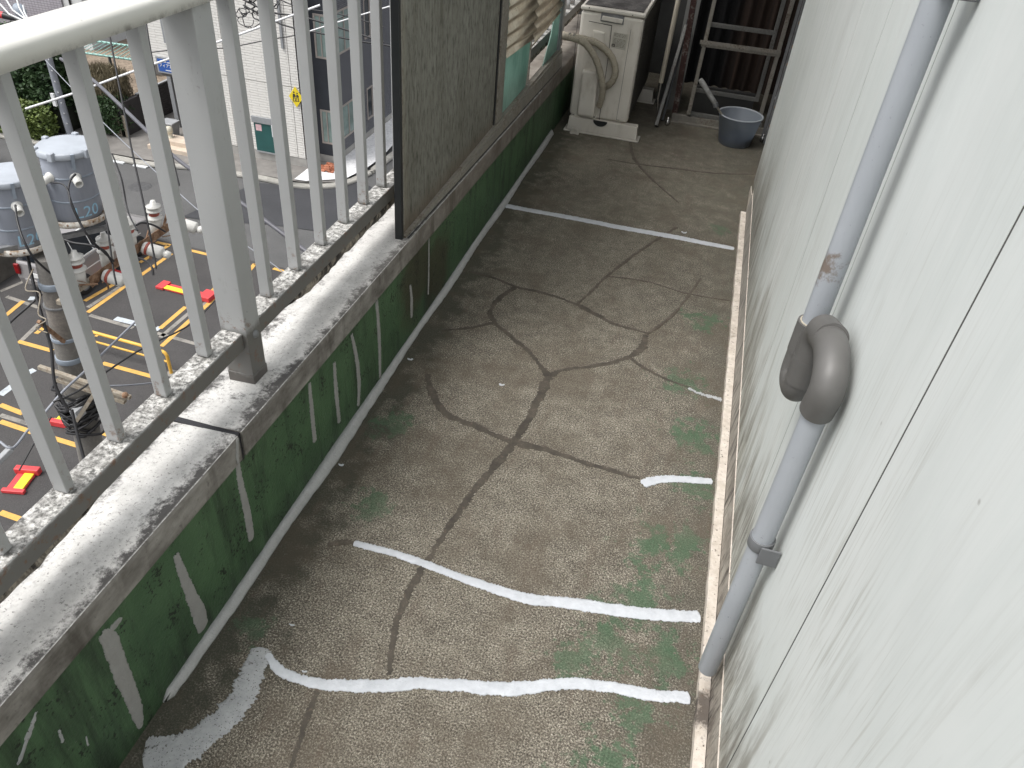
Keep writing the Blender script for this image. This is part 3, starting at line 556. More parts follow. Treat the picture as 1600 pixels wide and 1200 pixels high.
for p, w_ in SP:
    P = [WG(*q) for q in p]; MB().ribbon(P, [px_w(a, b * 1.2) for a, b in zip(P, w_)], (1, 0, 0), None, .0015, .0004, .003, .08).build('sealant_patch', M['sealpp'], par)
for p, w_ in [([(57, 1112), (45, 1150), (28, 1195)], [4, 12, 8]), ([(92, 1140), (98, 1160)], [4, 5]), ([(135, 1150), (138, 1165)], [3, 3])]:
    P = [WG(*q) for q in p]; MB().ribbon(P, [px_w(a, b) for a, b in zip(P, w_)], (1, 0, 0), None, .0006, .0002, .004, .4).build('sealant_smear', M['sealp'], par)
P = [on(*q, 0, -.7355) for q in [(371, 684), (371, 705), (372, 724)]]; MB().ribbon(P, [px_w(a, 6) for a in P], (1, 0, 0), None, .0012, .0003, .004, .1).build('sealant_patch', M['sealpp'], par)

# ================================================================ railing
rl = thing('balcony_railing', 'grey painted metal railing with square balusters on the parapet', 'railing', (-.83, 1.5, .4))
def zr(y): return .528 - .0062 * (y - .5)
MB().loft([[Vector((x, y, z + zr(y))) for x, z in [(-.8505, -.0375), (-.8505, -.0015), (-.8490, 0), (-.8045, 0), (-.803, -.0015), (-.803, -.0375)]] for y in (-2, 0, 1.108)]).build('bottom_rail', M['rail'], rl)
MB().loft([[Vector((x, y, z + zr(y))) for x, z in [(-.8505, -.0375), (-.8505, -.0015), (-.8490, 0), (-.8045, 0), (-.803, -.0015), (-.803, -.0375)]] for y in (1.161, 3, 5.3)]).build('bottom_rail', M['rail'], rl)
for o in [c for c in kids(rl) if c.name.startswith('bottom_rail')]:
    o.data.materials.append(M['railtop'])
    for p in o.data.polygons:
        if p.normal.z > .9: p.material_index = 1
by = [-1.02, -.89, -.76, -.51, -.385, -.26, -.135, -.008, .12, .247, .374, .502, .630, .753, .881, 1.011, 1.248, 1.375, 1.505, 1.633, 1.755, 1.878]
by += [2.0 + .125 * i for i in range(25)]
bal = MB().box(-.8425, -.8175, .753, .7705, .5285, 1.14).build('baluster', M['rail'], rl, bevel=.0012, seg=1)
for y in by:
    if abs(y - .753) > .01 and not (2.45 < y < 2.6) and not (4.1 < y < 4.2): copy_part(bal, (0, y - .753, zr(y) - zr(.753)))
post = MB().box(-.852, -.793, 1.109, 1.160, .388, 1.14).build('post', M['rail'], rl, bevel=.002)
MB().box(-.853, -.792, 1.108, 1.161, .388, .418).build('base_sleeve', M['rail'], post, bevel=.001)
p2 = copy_part(post, (0, -1.75, 0)); p3 = copy_part(post, (0, 1.4, -.006)); p4 = copy_part(post, (0, 3.0, -.01))
MB().lathe([(.0001, .0062), (.0055, .006), (.007, .004), (.007, .0015), (.0095, .0012), (.0095, 0)], (-.793, 1.138, .508), 12, (1, 0, 0)).build('bolt', M['strut'], post)
for a, b in [(-.825, 1.085), (-.836, 1.072), (-.826, 1.062)]: MB().lathe([(.0001, .0022), (.0035, .002), (.0045, 0)], (a, b, zr(1.07)), 8).build('screw_head', M['railtop'], rl)
prof = [(-.7865, 1.1375), (-.7865, 1.1555)] + [(-.7865 - .009 + .009 * math.cos(a), 1.1560 + .0085 * math.sin(a)) for a in [math.radians(q) for q in (15, 35, 55, 75)]] + \
       [(-.803, 1.1662), (-.82, 1.1690), (-.840, 1.1688), (-.851, 1.164), (-.857, 1.155), (-.858, 1.1375)]
MB().loft([[Vector((x, y, z)) for x, z in prof] for y in (-2.2, 0, 1, 5.3)], sm=False).build('handrail', M['hand'], rl)
for p in rl.children:
    if p.name.startswith('handrail'):
        for f in p.data.polygons: f.use_smooth = len(f.vertices) == 4 and abs(f.normal.y) < .5

# ================================================================ drain pipe
dp = thing('drain_pipe', 'grey plastic drain pipe with dark grey trap running down the right wall', 'drain pipe', (.248, .95, .07))
R_ = .0185; RF = .0235
LX, LY, UX, UY = .2505, .944, .243, 1.135
MB().tube([(LX, LY, .095), (LX, LY, .80)], R_, 32).build('lower_pipe', M['pipe'], dp)
MB().tube([(UX, UY, .75), (UX, UY, 1.5), (UX, UY, 3.2)], R_, 32).build('upper_pipe', M['pipe'], dp)
def bend(pts, r, n=8):   # rounded polyline
    pts = [Vector(p) for p in pts]; out = [pts[0]]
    for i in range(1, len(pts) - 1):
        a, b, c = pts[i - 1], pts[i], pts[i + 1]; u = (a - b).normalized(); v = (c - b).normalized(); d = min(r, (a - b).length * .49, (c - b).length * .49)
        for k in range(n + 1):
            t = k / n; out.append((b + u * d) * (1 - t) ** 2 + b * 2 * t * (1 - t) + (b + v * d) * t ** 2)
    return out + [pts[-1]]
def fit(pts, name='trap_elbow', r=RF):
    return MB().tube(pts, r, 32).build(name, M['fitting'], dp)
fit(bend([(UX, UY, .745), (UX, UY, .690), (UX + .001, 1.074, .702), (UX + .001, 1.074, .755)], .036, 12))
fit(bend([(UX + .001, 1.074, .735), (UX + .001, 1.074, .826), (LX - .002, .985, .852), (LX, .930, .822), (LX, LY, .768)], .032, 12), r=RF * 1.04)
fit([(UX, UY, .742), (UX, UY, .800)], 'pipe_socket', RF * 1.04)
MB().lathe([(R_ + .0005, .0), (R_ + .0025, .0), (R_ + .0025, .002), (R_ + .0005, .002)], (UX, UY, .7995), 28).build('glue_ring', M['hose'], dp)
fit([(UX + .001, 1.074, .725), (UX + .001, 1.074, .773)], 'pipe_socket', RF * 1.065)
fit([(UX + .0005, 1.055, .8355), (LX - .002, 1.012, .8478)], 'elbow_lip', RF * 1.075)
cl = MB().tube([(LX, LY, .470), (LX, LY, .492)], R_ + .003, 24).build('pipe_clamp', M['clampm'], dp, bevel=.0008)
MB().box(LX - .002, LX + .031, LY - .0265, LY - .0225, .452, .491).build('clamp_lug', M['clampm'], cl, bevel=.002)
cl2 = MB().tube([(UX, UY, 1.285), (UX, UY, 1.31)], R_ + .003, 24).build('pipe_clamp', M['clampm'], dp, bevel=.0008)
MB().box(UX - .004, UX + .036, UY - .034, UY - .019, 1.283, 1.312).build('clamp_lug', M['clampm'], cl2, bevel=.002)

# ================================================================ left enclosure
pn = thing('partition_panel', 'tall weathered grey board panel in a metal frame standing on the parapet', 'panel', (-.76, 2.3, .37))
MB().box(-.772, -.762, 1.868, 2.775, .392, 2.1).build('board', M['board'], pn)
MB().box(-.779, -.757, 1.853, 1.867, .362, 2.1).build('edge_strip', M['strip'], pn, bevel=.002)
MB().box(-.7615, -.7580, 1.868, 1.876, .392, 2.1).build('edge_bead', M['alu'], pn)
def trk(x0, x1, f0, f1, nm, mt, bv=0):   # length of track between two height rules, from the panel to the end post
    ys = (1.868, 2.2, 2.83, 3.95); MB().loft([[Vector((x0, y, f0(y))), Vector((x1, y, f0(y))), Vector((x1 - .002, y, f1(y))), Vector((x0, y, f1(y)))] for y in ys]).build(nm, M[mt], pn)
tt = lambda y: .389 + .020 * min(1, (y - 1.868) / .96) + .008 * max(0, y - 2.83)
trk(-.775, -.744, lambda y: zt(y) - .002, lambda y: tt(y) - .012, 'bottom_track', 'alu'); trk(-.774, -.750, lambda y: tt(y) - .0119, tt, 'track_fin', 'alu')
trk(-.7438, -.7425, lambda y: zt(y) + .0, lambda y: zt(y) + .004, 'track_gap', 'strip')
MB().box(-.775, -.752, 2.792, 2.872, .414, 2.1).build('mullion', M['alu'], pn, bevel=.002)
MB().box(-.7615, -.757, 2.776, 2.790, .414, 2.1).build('gasket', M['strip'], pn)
MB().box(-.785, -.755, 3.90, 3.935, .414, 2.1).build('end_post', M['strut'], pn, bevel=.002)
rows = []
# teal glazing with a broken corner
tg = MB()
def Q(y, z, x=-.768): return Vector((x, y, z))
A = [(2.873, .412), (3.29, .408), (3.31, .47), (3.33, .70), (3.33, 1.3), (2.873, 1.3)]
tg.add([Q(*q) for q in A] + [Q(*q, x=-.772) for q in A], [tuple(range(6)), tuple(range(11, 5, -1))] + [(i, (i + 1) % 6, 6 + (i + 1) % 6, 6 + i) for i in range(6)])
tg.build('glazing', M['teal'], pn)
tg = MB(); A = [(3.60, .405), (3.895, .410), (3.895, 1.3), (3.80, 1.3), (3.78, .62), (3.73, .52)]
tg.add([Q(*q) for q in A] + [Q(*q, x=-.772) for q in A], [tuple(range(6)), tuple(range(11, 5, -1))] + [(i, (i + 1) % 6, 6 + (i + 1) % 6, 6 + i) for i in range(6)])
tg.build('glazing', M['teal'], pn)
MB().bar((-.775, 3.335, .40), (-.775, 3.335, .62), .012, .018, (1, 0, 0)).build('inner_stile', M['alu'], pn)
cs = thing('corrugated_sheet', 'brownish translucent corrugated sheet hung inside the broken teal glazing', 'corrugated sheet', (-.79, 3.3, .6))
def corr(y0, y1, z0a, z0b, z1, x):
    secs = []
    for i in range(2):
        y = (y0, y1)[i]; zz = (z0a, z0b)[i]; secs.append([])
        n = 260
        for k in range(n + 1):
            u = k / n; z = zz + (z1 - zz) * u; secs[-1].append(Vector((x + .0075 * math.sin(2 * math.pi * (z - .3) / .046), y, z)))
    for k in range(60, -1, -1):
        pass
    return secs
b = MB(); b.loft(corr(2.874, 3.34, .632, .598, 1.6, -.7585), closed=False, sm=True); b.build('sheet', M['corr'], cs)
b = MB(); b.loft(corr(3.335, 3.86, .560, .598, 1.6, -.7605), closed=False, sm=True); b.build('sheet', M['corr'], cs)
for o in kids(cs):
    md = o.modifiers.new('thick', 'SOLIDIFY'); md.thickness = .0015
# roof, end wall and dark room behind the far end
rf = MB().box(-1.05, .6, 3.4, 5.9, 2.35, 2.45).build('porch_shade_roof', M['roof']); tag(rf, 'unseen soffit roof sized to shade the far end of the balcony', 'roof')  # out of view; height and reach set to shade the far end
ew = thing('end_wall', 'dark boarded wall closing the far end of the balcony behind the door frames', 'wall', (-.3, 5, 0))
MB().box(-.93, -.30, 5.3, 5.36, 0, 2.3).build('wall_board', M['dark'], ew)
MB().box(-.225, -.155, 4.62, 4.66, 0, 2.1).build('wall_board', M['greyboard'], ew)
MB().box(-.30, -.225, 4.70, 4.74, 0, 2.1).build('wall_board', M['dark'], ew)
MB().box(.50, .56, 3.52, 5.4, 0, 2.1).build('wall_board', M['dark'], ew)
MB().box(-.30, .5, 5.3, 5.36, 0, 2.1).build('wall_board', M['dark'], ew)
MB().box(-.955, -.935, 4.75, 5.4, .45, 2.1).build('wall_board', M['dark'], ew)
ct = MB(); rows = []
for i in range(81):
    x = -.16 + .62 * i / 80; rows.append([Vector((x, 4.78 + .018 * math.sin(x * 95) + .01 * math.sin(x * 41), 0.12)), Vector((x, 4.78 + .02 * math.sin(x * 95 + .4), 2.05))])
ct.loft(rows, closed=False, sm=True); cu = ct.build('curtain', M['curtain']); tag(cu, 'dark brown and black curtain hanging behind the door frames', 'curtain')

# ================================================================ door frames
def DY(x, y, yy=4.45): return on(x, y, 1, yy)
df = thing('screen_door', 'aluminium screen door frame without mesh leaning at the far end', 'door frame', (.1, 4.45, 0))
def fr_bar(a, b, w_, h_, name, yy, mat='alud'):
    return MB().bar(DY(*a, yy), DY(*b, yy), w_, h_, (0, 1, 0)).build(name, M[mat], df, bevel=.002)
fr_bar((1120, -14), (1076, 178), .020, .030, 'stile', 4.43, 'alu'); fr_bar((1242, -10), (1189, 178), .020, .030, 'stile', 4.43, 'alu')
fr_bar((1096, 69), (1219, 86), .018, .026, 'rail', 4.425, 'alu'); MB().bar(DY(1094, 65.5, 4.41), DY(1220, 82.5, 4.41), .02, .004, (0, 1, 0)).build('rail_lip', M['alu'], df)
fr_bar((1078, 177), (1190, 196), .02, .025, 'rail', 4.445)
d2 = thing('rear_screen_door', 'second aluminium door frame standing behind the first one', 'door frame', (.1, 4.5, 0))
def fr2(a, b, w_, name): return MB().bar(DY(*a, 4.52), DY(*b, 4.52), .02, w_, (0, 1, 0)).build(name, M['alud'], d2, bevel=.002)
fr2((1229, -14), (1182, 158), .026, 'stile'); fr2((1108, 37.5), (1209, 51.5), .026, 'rail'); fr2((1086, 140), (1184, 156), .018, 'rail'); MB().box(-.09, .25, 4.6, 4.63, .0, .16).build('kick_board', M['dark'], d2)
sl_ = thing('door_track', 'low aluminium door track on the floor at the far end', 'door track', (.0, 4.42, 0))
MB().box(-.175, .36, 4.425, 4.45, .001, .040).build('rail', M['alu'], sl_, bevel=.002); MB().box(-.175, .36, 4.40, 4.424, .001, .008).build('lower_lip', M['alu'], sl_)
st = thing('bolted_strut', 'grey steel strut with a row of bolts beside the far end of the wall', 'strut', (.34, 4.42, 0))
MB().box(.338, .372, 4.30, 4.335, 0, 2.1).build('web', M['strut'], st, bevel=.002); MB().box(.3205, .3355, 4.33, 4.335, 0, 2.1).build('flange', M['strut'], st)
for z in (.10, .2, .30, .415, .50, .61, .72): MB().lathe([(.0001, .010), (.006, .009), (.010, .004), (.012, 0)], (.354, 4.2995, z), 8, (0, -1, 0)).build('bolt', M['rust'], st)
ps = MB().bar(DY(1087, -16, 4.46), DY(1054, 178, 4.46), .03, .032, (0, 1, 0)).build('rusty_post', M['rustred'], bevel=.002); tag(ps, 'rust-red post with flaking white paint left of the door frames', 'post')
cp = thing('conduit_pipe', 'ivory plastic conduit pipe standing behind the air conditioner', 'pipe', (-.26, 4.3, 0))
MB().tube([DY(1063, -14, 4.33), DY(1032.5, 129, 4.33)], .0125, 16).build('sleeve', M['pvc'], cp)
MB().tube(bend([DY(1032.5, 129, 4.33), DY(1030, 142, 4.33), DY(1027, 158, 4.33), DY(1029, 178, 4.33), Vector((-.245, 4.34, .003))], .03), .0065, 12).build('hose_tail', M['chrome'], cp)
lc = MB().bar(on(1025, 197, 2, .012), DY(1072, 40, 4.6), .028, .018, (1, 0, 0)).build('leaning_channel', M['alud'], bevel=.002); tag(lc, 'length of aluminium channel leaning against the far wall', 'metal channel')
lc = MB().bar(on(1035, 188, 2, .012), DY(1076, 30, 4.62), .018, .014, (1, 0, 0)).build('leaning_bar', M['strip'], bevel=.001); tag(lc, 'thin dark metal bar leaning behind the aluminium channel', 'metal bar')
for (x, y), lb in (((1042, 196), 'round chrome knob foot at the left end of the door track'), ((1190, 222), 'round chrome knob foot beside the wall corner right of the bucket')):
    q = on(x, y, 2, .0); kb = MB().lathe([(.0001, 0), (.010, .001), (.0145, .010), (.015, .020), (.012, .030), (.006, .035), (.0055, .045), (.0001, .046)], q, 16).build('knob_foot', M['chrome']); tag(kb, lb, 'knob', 'chrome knob feet by the door track')

# ================================================================ air conditioner
ac = thing('air_conditioner', 'cream outdoor air conditioner unit seen end-on at the far end of the parapet', 'air conditioner', (-.53, 4.4, 0))
X0, X1, Y0, Y1 = -.692, -.380, 4.03, 4.83
body = MB().box(X0, X1, Y0, Y1, .075, .585).build('casing', M['ac'], ac, bevel=.016, seg=4)
lid = MB().box(X0 - .004, X1 + .004, Y0 - .004, Y1, .587, .607).build('lid', M['ac'], ac, bevel=.007, seg=3)
MB().box(X0 + .012, X1 - .012, Y0 + .02, Y1 - .01, .6075, .610).build('sooty_top', M['actop'], lid)
MB().box(X1 - .0005, X1 + .003, Y0 + .035, Y1 - .02, .10, .575).build('front_grille', M['acside'], ac)
for i in range(22): MB().box(X1 + .003, X1 + .006, Y0 + .06, Y1 - .04, .13 + i * .0185, .1345 + i * .0185).build('grille_bar', M['acside'], ac)
def face(a, b, c, d, dp_, name, mat, bev=.003, par_=None):
    p = [on(q[0], q[1], 1, Y0) for q in (a, b, c, d)]; return MB().hexa([v + Vector((0, 0, 0)) for v in p] + [v - Vector((0, dp_, 0)) for v in p]).build(name, M[mat], par_ or ac, bevel=bev)
face((897, 182), (932, 186), (955, 40), (920, 34), .005, 'side_cover', 'ac', .0008)
face((926, 65), (945, 68), (945.5, 50), (927, 46), .016, 'cover_bump', 'ac', .006)
face((902, 177), (929, 182), (938, 111), (912, 106), .034, 'valve_cover', 'ac', .012)
h_ = face((938, 33), (974, 39), (976, 25), (940, 19), .0025, 'handle_recess', 'strut', .001); face((940, 31), (972, 37), (974, 30), (942, 24), .010, 'handle_grip', 'ac', .003, h_)
face((963, 186), (967.5, 187), (993, 46), (986.5, 45), .0012, 'pressed_rib', 'ac', .0004)
lb = face((955, 74), (977, 79), (982, 54), (959, 50), .0008, 'rating_label', 'labelm', 0)
q0 = on(955, 74, 1, Y0 - .0012); qx = (on(977, 79, 1, Y0 - .0012) - q0); qu = (on(959, 50, 1, Y0 - .0012) - q0)
for i in range(11):
    if i in (3,): continue
    a = q0 + qu * (.93 - i * .058) + qx * .06; b = MB(); x_ = .06
    while x_ < .9:
        w_ = rnd(.05, .22); w_ = min(w_, .92 - x_); s = q0 + qu * (.93 - i * .08) + qx * x_; b.add([s, s + qx * w_, s + qx * w_ + qu * .022, s + qu * .022], [(0, 1, 2, 3)]); x_ += w_ + rnd(.02, .06)
    b.build('label_print', M['ink'], lb)
s = q0 + qu * .08 + qx * .0; b = MB(); b.add([s, s + qx * .24, s + qx * .24 + qu * .17, s + qu * .17], [(0, 1, 2, 3)]); b.v = [v - Vector((0, .0003, 0)) for v in b.v]; b.build('label_emblem', M['ink'], lb)
b = MB(); c = s + qx * .12 + qu * .085 - Vector((0, .0007, 0)); 
for k in range(3): t = c + qx * (-.07 + .05 * k); b.add([t - qu * .03, t + qx * .035 - qu * .03, t + qx * .035 + qu * .03, t + qu * .03], [(0, 1, 2, 3)])
b.build('emblem_mark', M['labelm'], lb)
for q in [(921, 12), (988.5, 24), (917, 87)]: MB().lathe([(.0001, .003), (.003, .002), (.0035, 0)], on(q[0], q[1], 1, Y0 - .002), 8, (0, -1, 0)).build('screw', M['strip'], ac)
def foot(y0, name):
    f_ = MB(); f_.hexa([(-.705, y0 - .045, 0), (-.302, y0 - .045, 0), (-.302, y0 + .045, 0), (-.705, y0 + .045, 0), (-.705, y0 - .045, .008), (-.302, y0 - .045, .008), (-.302, y0 + .045, .008), (-.705, y0 + .045, .008)])
    f_.hexa([(-.69, y0 - .032, .008), (-.315, y0 - .032, .008), (-.315, y0 + .032, .008), (-.69, y0 + .032, .008), (-.684, y0 - .024, .074), (-.321, y0 - .024, .074), (-.321, y0 + .024, .074), (-.684, y0 + .024, .074)])
    return f_.build(name, M['ac'], ac, bevel=.003)
foot(4.035, 'foot_block'); foot(4.70, 'foot_block')
f3 = MB().lathe([(.018, 0), (.025, .002), (.025, .014), (.019, .017), (.012, .010), (.0001, .010)], on(898, 206, 1, 3.975), 18, (0, -1, 0)).build('drain_socket', M['ac'], ac)
c_ = on(938, 189, 1, 4.004); MB().add([c_ + Vector((.038 * math.cos(t), 0, -.030 * math.sin(t))) for t in [math.pi * i / 12 for i in range(13)]], [tuple(range(13))]).build('base_hole', M['strip'], ac)
def seam(pts, yy=Y0 - .0012, wd=.0022):
    P_ = [on(a, b, 1, yy) for a, b in pts]; b = MB()
    for p, q in zip(P_, P_[1:]): b.bar(p, q, wd, .001, (0, 1, 0))
    b.build('seam_line', M['strip'], ac)
seam([(904, 20), (888, 181)]); seam([(920, 33), (956, 40)], Y0 - .0062, .0028); seam([(956, 40), (950, 92), (936, 188)], Y0 - .0012, .0026); seam([(963, 187), (986, 46)], Y0 - .0018, .0014); seam([(967.5, 188), (963, 187)], Y0 - .0018, .0014)
seam([(902.5, 178), (929.5, 183)], Y0 - .0062, .004)
def pA(x, y, d=0.0): return on(x, y, 1, Y0 - .03 - d)
hz = thing('refrigerant_pipes', 'pair of taped refrigerant pipes looping from the parapet to the air conditioner', 'pipes', (-.7, 4, .45))
MB().tube(bend([Vector((-.93, 4.05, .47)), on(880, 57, 1, 3.96), on(899, 60, 1, 3.96), pA(916, 68, .03), pA(932, 92, .03), pA(941, 125, .02), pA(942, 148, .01), pA(936, 166, -.015)], .05, 6), [.0165 + .0009 * ((k_ * 7) % 3 - 1) for k_ in range(200)], 14).build('pipe', M['hose'], hz)
MB().tube(bend([Vector((-.93, 4.08, .485)), on(885, 57, 1, 3.975), on(903, 59, 1, 3.975), pA(934, 66, .0), pA(957, 88, .0), pA(963, 112, .0), pA(956, 130, -.005), pA(944, 137, -.03)], .05, 6), [.0165 + .0009 * ((k_ * 7) % 3 - 1) for k_ in range(200)], 14).build('pipe', M['hose'], hz)
for a in ((890, 57), (897, 58)): q = on(a[0], a[1], 1, 3.967); MB().tube([q - Vector((.004, 0, 0)), q + Vector((.004, 0, 0))], .019, 14).build('cable_tie', M['alu'], hz)

# bucket and brush
q = (on(1120, 222, 2, 0) + on(1172, 232, 2, 0)) / 2; q.z = 0
BQ = q
bk = thing('bucket', 'small translucent plastic bucket with blue liquid on the floor by the door frames', 'bucket', (q.x, 4.235, 0)); bc = Vector((q.x, 4.235, .001))
MB().lathe([(.0001, .001), (.080, .001), (.084, .006), (.112, .148), (.117, .150), (.117, .153), (.110, .153), (.108, .149), (.081, .009), (.0001, .006)], bc, 48).build('pail', M['bucket'], bk)
MB().lathe([(.1165, .1525), (.1175, .1535), (.1175, .156), (.110, .156), (.1095, .1525)], bc, 48).build('rim', plain('pail_rim', (.40, .43, .46), .35, .05), bk)
MB().lathe([(.0001, .009), (.0815, .010), (.0895, .050), (.0001, .050)], bc, 48).build('liquid', M['water'], bk)
br_ = thing('brush', 'old paint brush with a grey handle standing in the bucket', 'brush', (bc.x - .08, 4.22, .04))
a = on(1094, 124, 1, 4.18); m_ = on(1118, 163, 1, 4.18); e_ = on(1143, 204, 1, 4.18)
MB().tube([a, a.lerp(m_, .1), a.lerp(m_, .9), m_], [.012, .0145, .013, .009], 12).build('handle', M['bristle'], br_); MB().tube([m_ + Vector((-.004, 0, .006)), m_ + Vector((.006, 0, -.012))], .014, 10).build('ferrule', M['strut'], br_); MB().tube([m_, e_], .0055, 8).build('shaft', M['alu'], br_)

# ================================================================ car park, street
lot = sheet('car_park', [(-19.6, -8), (-1, -8), (-1, 19.7), (-17.5, 19.9), (-19.6, 19.9)], M['asphalt'], G - .012)
sheet('asphalt_patch', [g2(285, 338), g2(400, 285), g2(480, 292), g2(560, 283), g2(600, 300), (-9, 30), (-9, 24), g2(505, 362), g2(420, 350), g2(330, 345)], M['patch'], G - .008)
MB().box(-.96, -.94, -6, 14, G - .02, -.16)
def gline(a, b, wd, m_, z=.004, nm='bay_line'):
    a = Vector((*g2(*a), 0)); b = Vector((*g2(*b), 0)); d = (b - a).normalized(); r = Vector((-d.y, d.x, 0)) * wd / 2
    return sheet(nm, [a - r, b - r, b + r, a + r], M[m_], G + z - .008, None, lot)
for a, b in [((132, 470), (190, 437)), ((137, 488), (268, 396)), ((190, 437), (218, 418)), ((218, 410), (264, 383)), ((250, 513), (290, 479)), ((252, 541), (300, 497)), ((316, 470), (345, 441)), ((316, 483), (345, 456)), ((244, 378), (266, 383)),
             ((298, 391), (327, 398)), ((390, 422), (398, 412)), ((398, 412), (410, 414)), ((427, 419), (448, 425)), ((0, 500), (36, 470)), ((28, 533), (82, 548)), ((150, 523), (154, 524)), ((160, 567), (245, 590)), ((262, 596), (270, 598)), ((0, 632), (36, 646)), ((0, 658), (68, 681)), ((82, 655), (104, 664)),
             ((82, 684), (125, 697)), ((158, 675), (172, 680)), ((0, 800), (34, 812)), ((56, 521), (72, 509))]: gline(a, b, .14, 'yellow')
for a, b in [((10, 463), (60, 480)), ((140, 492), (208, 512)), ((245, 520), (306, 537)), ((30, 535), (66, 500)), ((137, 480), (196, 442)), ((0, 648), (64, 668)), ((250, 527), (296, 488)), ((316, 478), (342, 452)), ((0, 455), (36, 440))]: gline(a, b, .13, 'faded', .002)
for a, b in [((180, 497), (216, 506)), ((243, 512), (250, 514)), ((0, 617), (20, 602)), ((44, 582), (54, 577)), ((45, 466), (58, 466))]: gline(a, b, .20, 'whitel', .003, 'stop_mark')
# wheel-lock flaps
def flap(a, b, ya, yb, w_=.42, lab='', first=None):
    A_ = Vector((*g2(*a), G)); B_ = Vector((*g2(*b), G)); d = (B_ - A_).normalized(); r = Vector((-d.y, d.x, 0)); L_ = (B_ - A_).length; mid = (A_ + B_) / 2
    t = thing('wheel_lock_plate', lab, 'wheel lock', mid, 'parking wheel lock plates')
    def blk(s0, s1, hw, h0, h1, nm, mt, side=0):
        p = [A_ + d * s0 * L_ - r * (hw - side), A_ + d * s1 * L_ - r * (hw - side), A_ + d * s1 * L_ + r * (hw + side), A_ + d * s0 * L_ + r * (hw + side)]
        return MB().hexa([v + Vector((0, 0, h0)) for v in p] + [v + Vector((0, 0, h1)) for v in p]).build(nm, M[mt], t, bevel=.015)
    blk(.80, 1.0, w_ * .55, 0, .16, 'motor_box', 'red'); blk(0, .14, w_ * .5, 0, .09, 'hinge_box', 'red')
    blk(.15, .79, w_ * .40, .0, .05, 'base_plate', 'red'); blk(.14, .79, w_ * .22, .051, .085, 'flap', 'yel', -.08); return t
flap((250, 446), (334, 468), 0, 0, .42, 'red and yellow wheel lock plate in the open parking bay beside the tall railing post')
flap((20, 772), (48, 735), 0, 0, .50, 'red and yellow wheel lock plate nearest below the railing at the left')
flap((170, 425), (202, 434), 0, 0, .42, 'red wheel lock plate half hidden behind the white line switch above the parked car wheel')
flap((118, 642), (92, 668), 0, 0, .5, 'red and yellow wheel lock plate in front of the utility pole cables')
ub = thing('car_park_barrier', 'yellow U-shaped pipe barrier standing between parking bays', 'barrier', (*g2(262, 588), G))
e1 = Vector((*g2(268, 584), G)); e0 = Vector((e1.x - 2.6, e1.y + .1, G)); MB().tube(bend([e0, e0 + Vector((0, 0, .72)), e1 + Vector((0, 0, .72)), e1], .16), .045, 12).build('hoop', M['barrier'], ub); MB().tube([e0 + Vector((0, 0, .4)), e1 + Vector((0, 0, .4))], .03, 10).build('cross_pipe', M['barrier'], ub)
for e in (e0, e1): MB().box(e.x - .12, e.x + .18, e.y - .14, e.y + .14, G - .01, G + .03).build('footing', M['conc'], ub)
# parked car
car = thing('parked_car', 'silver grey people carrier with dark windows parked behind the transformers', 'car', (-17.75, 17.5, G))
prof = [(15.55, .42), (15.50, .75), (15.60, 1.05), (15.66, 1.62), (15.9, 1.72), (17.0, 1.76), (18.2, 1.68), (18.75, 1.30), (19.25, 1.05), (19.75, .88), (19.85, .62), (19.8, .3), (15.7, .3)]
def carsec(x, inset, lift=0): return [Vector((x, 17.6 + (y - 17.6) * inset, G + z)) for y, z in prof]
lower = [(15.55, .30), (15.48, .60), (15.58, 1.08), (17, 1.10), (18.8, 1.10), (19.4, 1.02), (19.8, .86), (19.88, .55), (19.82, .30)]
MB().loft([[Vector((x, 17.6 + (y - 17.6) * k_, G + z)) for y, z in lower] for x, k_ in ((-18.62, .975), (-18.5, 1), (-17.07, 1), (-16.95, .975))]).build('body', M['car'], car, bevel=.05)
upper = [(15.62, 1.10), (15.72, 1.66), (15.95, 1.73), (17.2, 1.76), (18.1, 1.70), (18.72, 1.10)]
MB().loft([[Vector((x, 17.2 + (y - 17.2) * k_, G + 1.10 + (z - 1.10) * kz)) for y, z in upper] for x, k_, kz in ((-18.58, 1, 0.02), (-18.38, .97, .97), (-18.2, .97, 1), (-17.37, .97, 1), (-17.19, .97, .97), (-16.99, 1, .02))]).build('cabin', M['cargl'], car)
MB().loft([[Vector((x, 17.2 + (y - 17.2) * .97, G + z + .012)) for y, z in [(15.74, 1.62), (15.95, 1.735), (17.2, 1.765), (18.1, 1.70)]] for x in (-18.3, -17.27)], closed=False).build('roof', M['car'], car)
for x in (-18.34, -17.23): MB().tube([(x, 15.85, G + 1.72), (x, 17.2, G + 1.80), (x, 18.1, G + 1.72)], .028, 8).build('roof_rail', M['chromet'], car)
MB().bar((-16.965, 15.7, G + 1.12), (-16.965, 18.7, G + 1.12), .02, .045).build('belt_trim', M['chromet'], car)
for y in (16.25, 16.95): MB().bar((-16.985, y, G + 1.12), (-17.2, y + .02, G + 1.68), .05, .02, (0, 1, 0)).build('window_pillar', M['chromet'], car)
MB().bar((-16.945, 15.9, G + .72), (-16.945, 19.0, G + .70), .012, .03).build('side_moulding', M['chromet'], car)
wh = MB().lathe([(.20, -.10), (.30, -.10), (.325, -.06), (.325, .06), (.30, .10), (.20, .10)], (-16.99, 16.2, G + .325), 28, (1, 0, 0)).build('wheel', M['tyre'], car)
MB().lathe([(.0001, .05), (.05, .09), (.08, .05), (.17, .06), (.205, .09), (.205, -.05), (.0001, -.05)], (-16.99, 16.2, G + .325), 20, (1, 0, 0)).build('rim', M['strut'], wh)
wh2 = copy_part(wh, (0, 2.6, 0)); 
for g_ in kids(wh): h2 = g_.copy(); COL.objects.link(h2); h2.parent = wh2
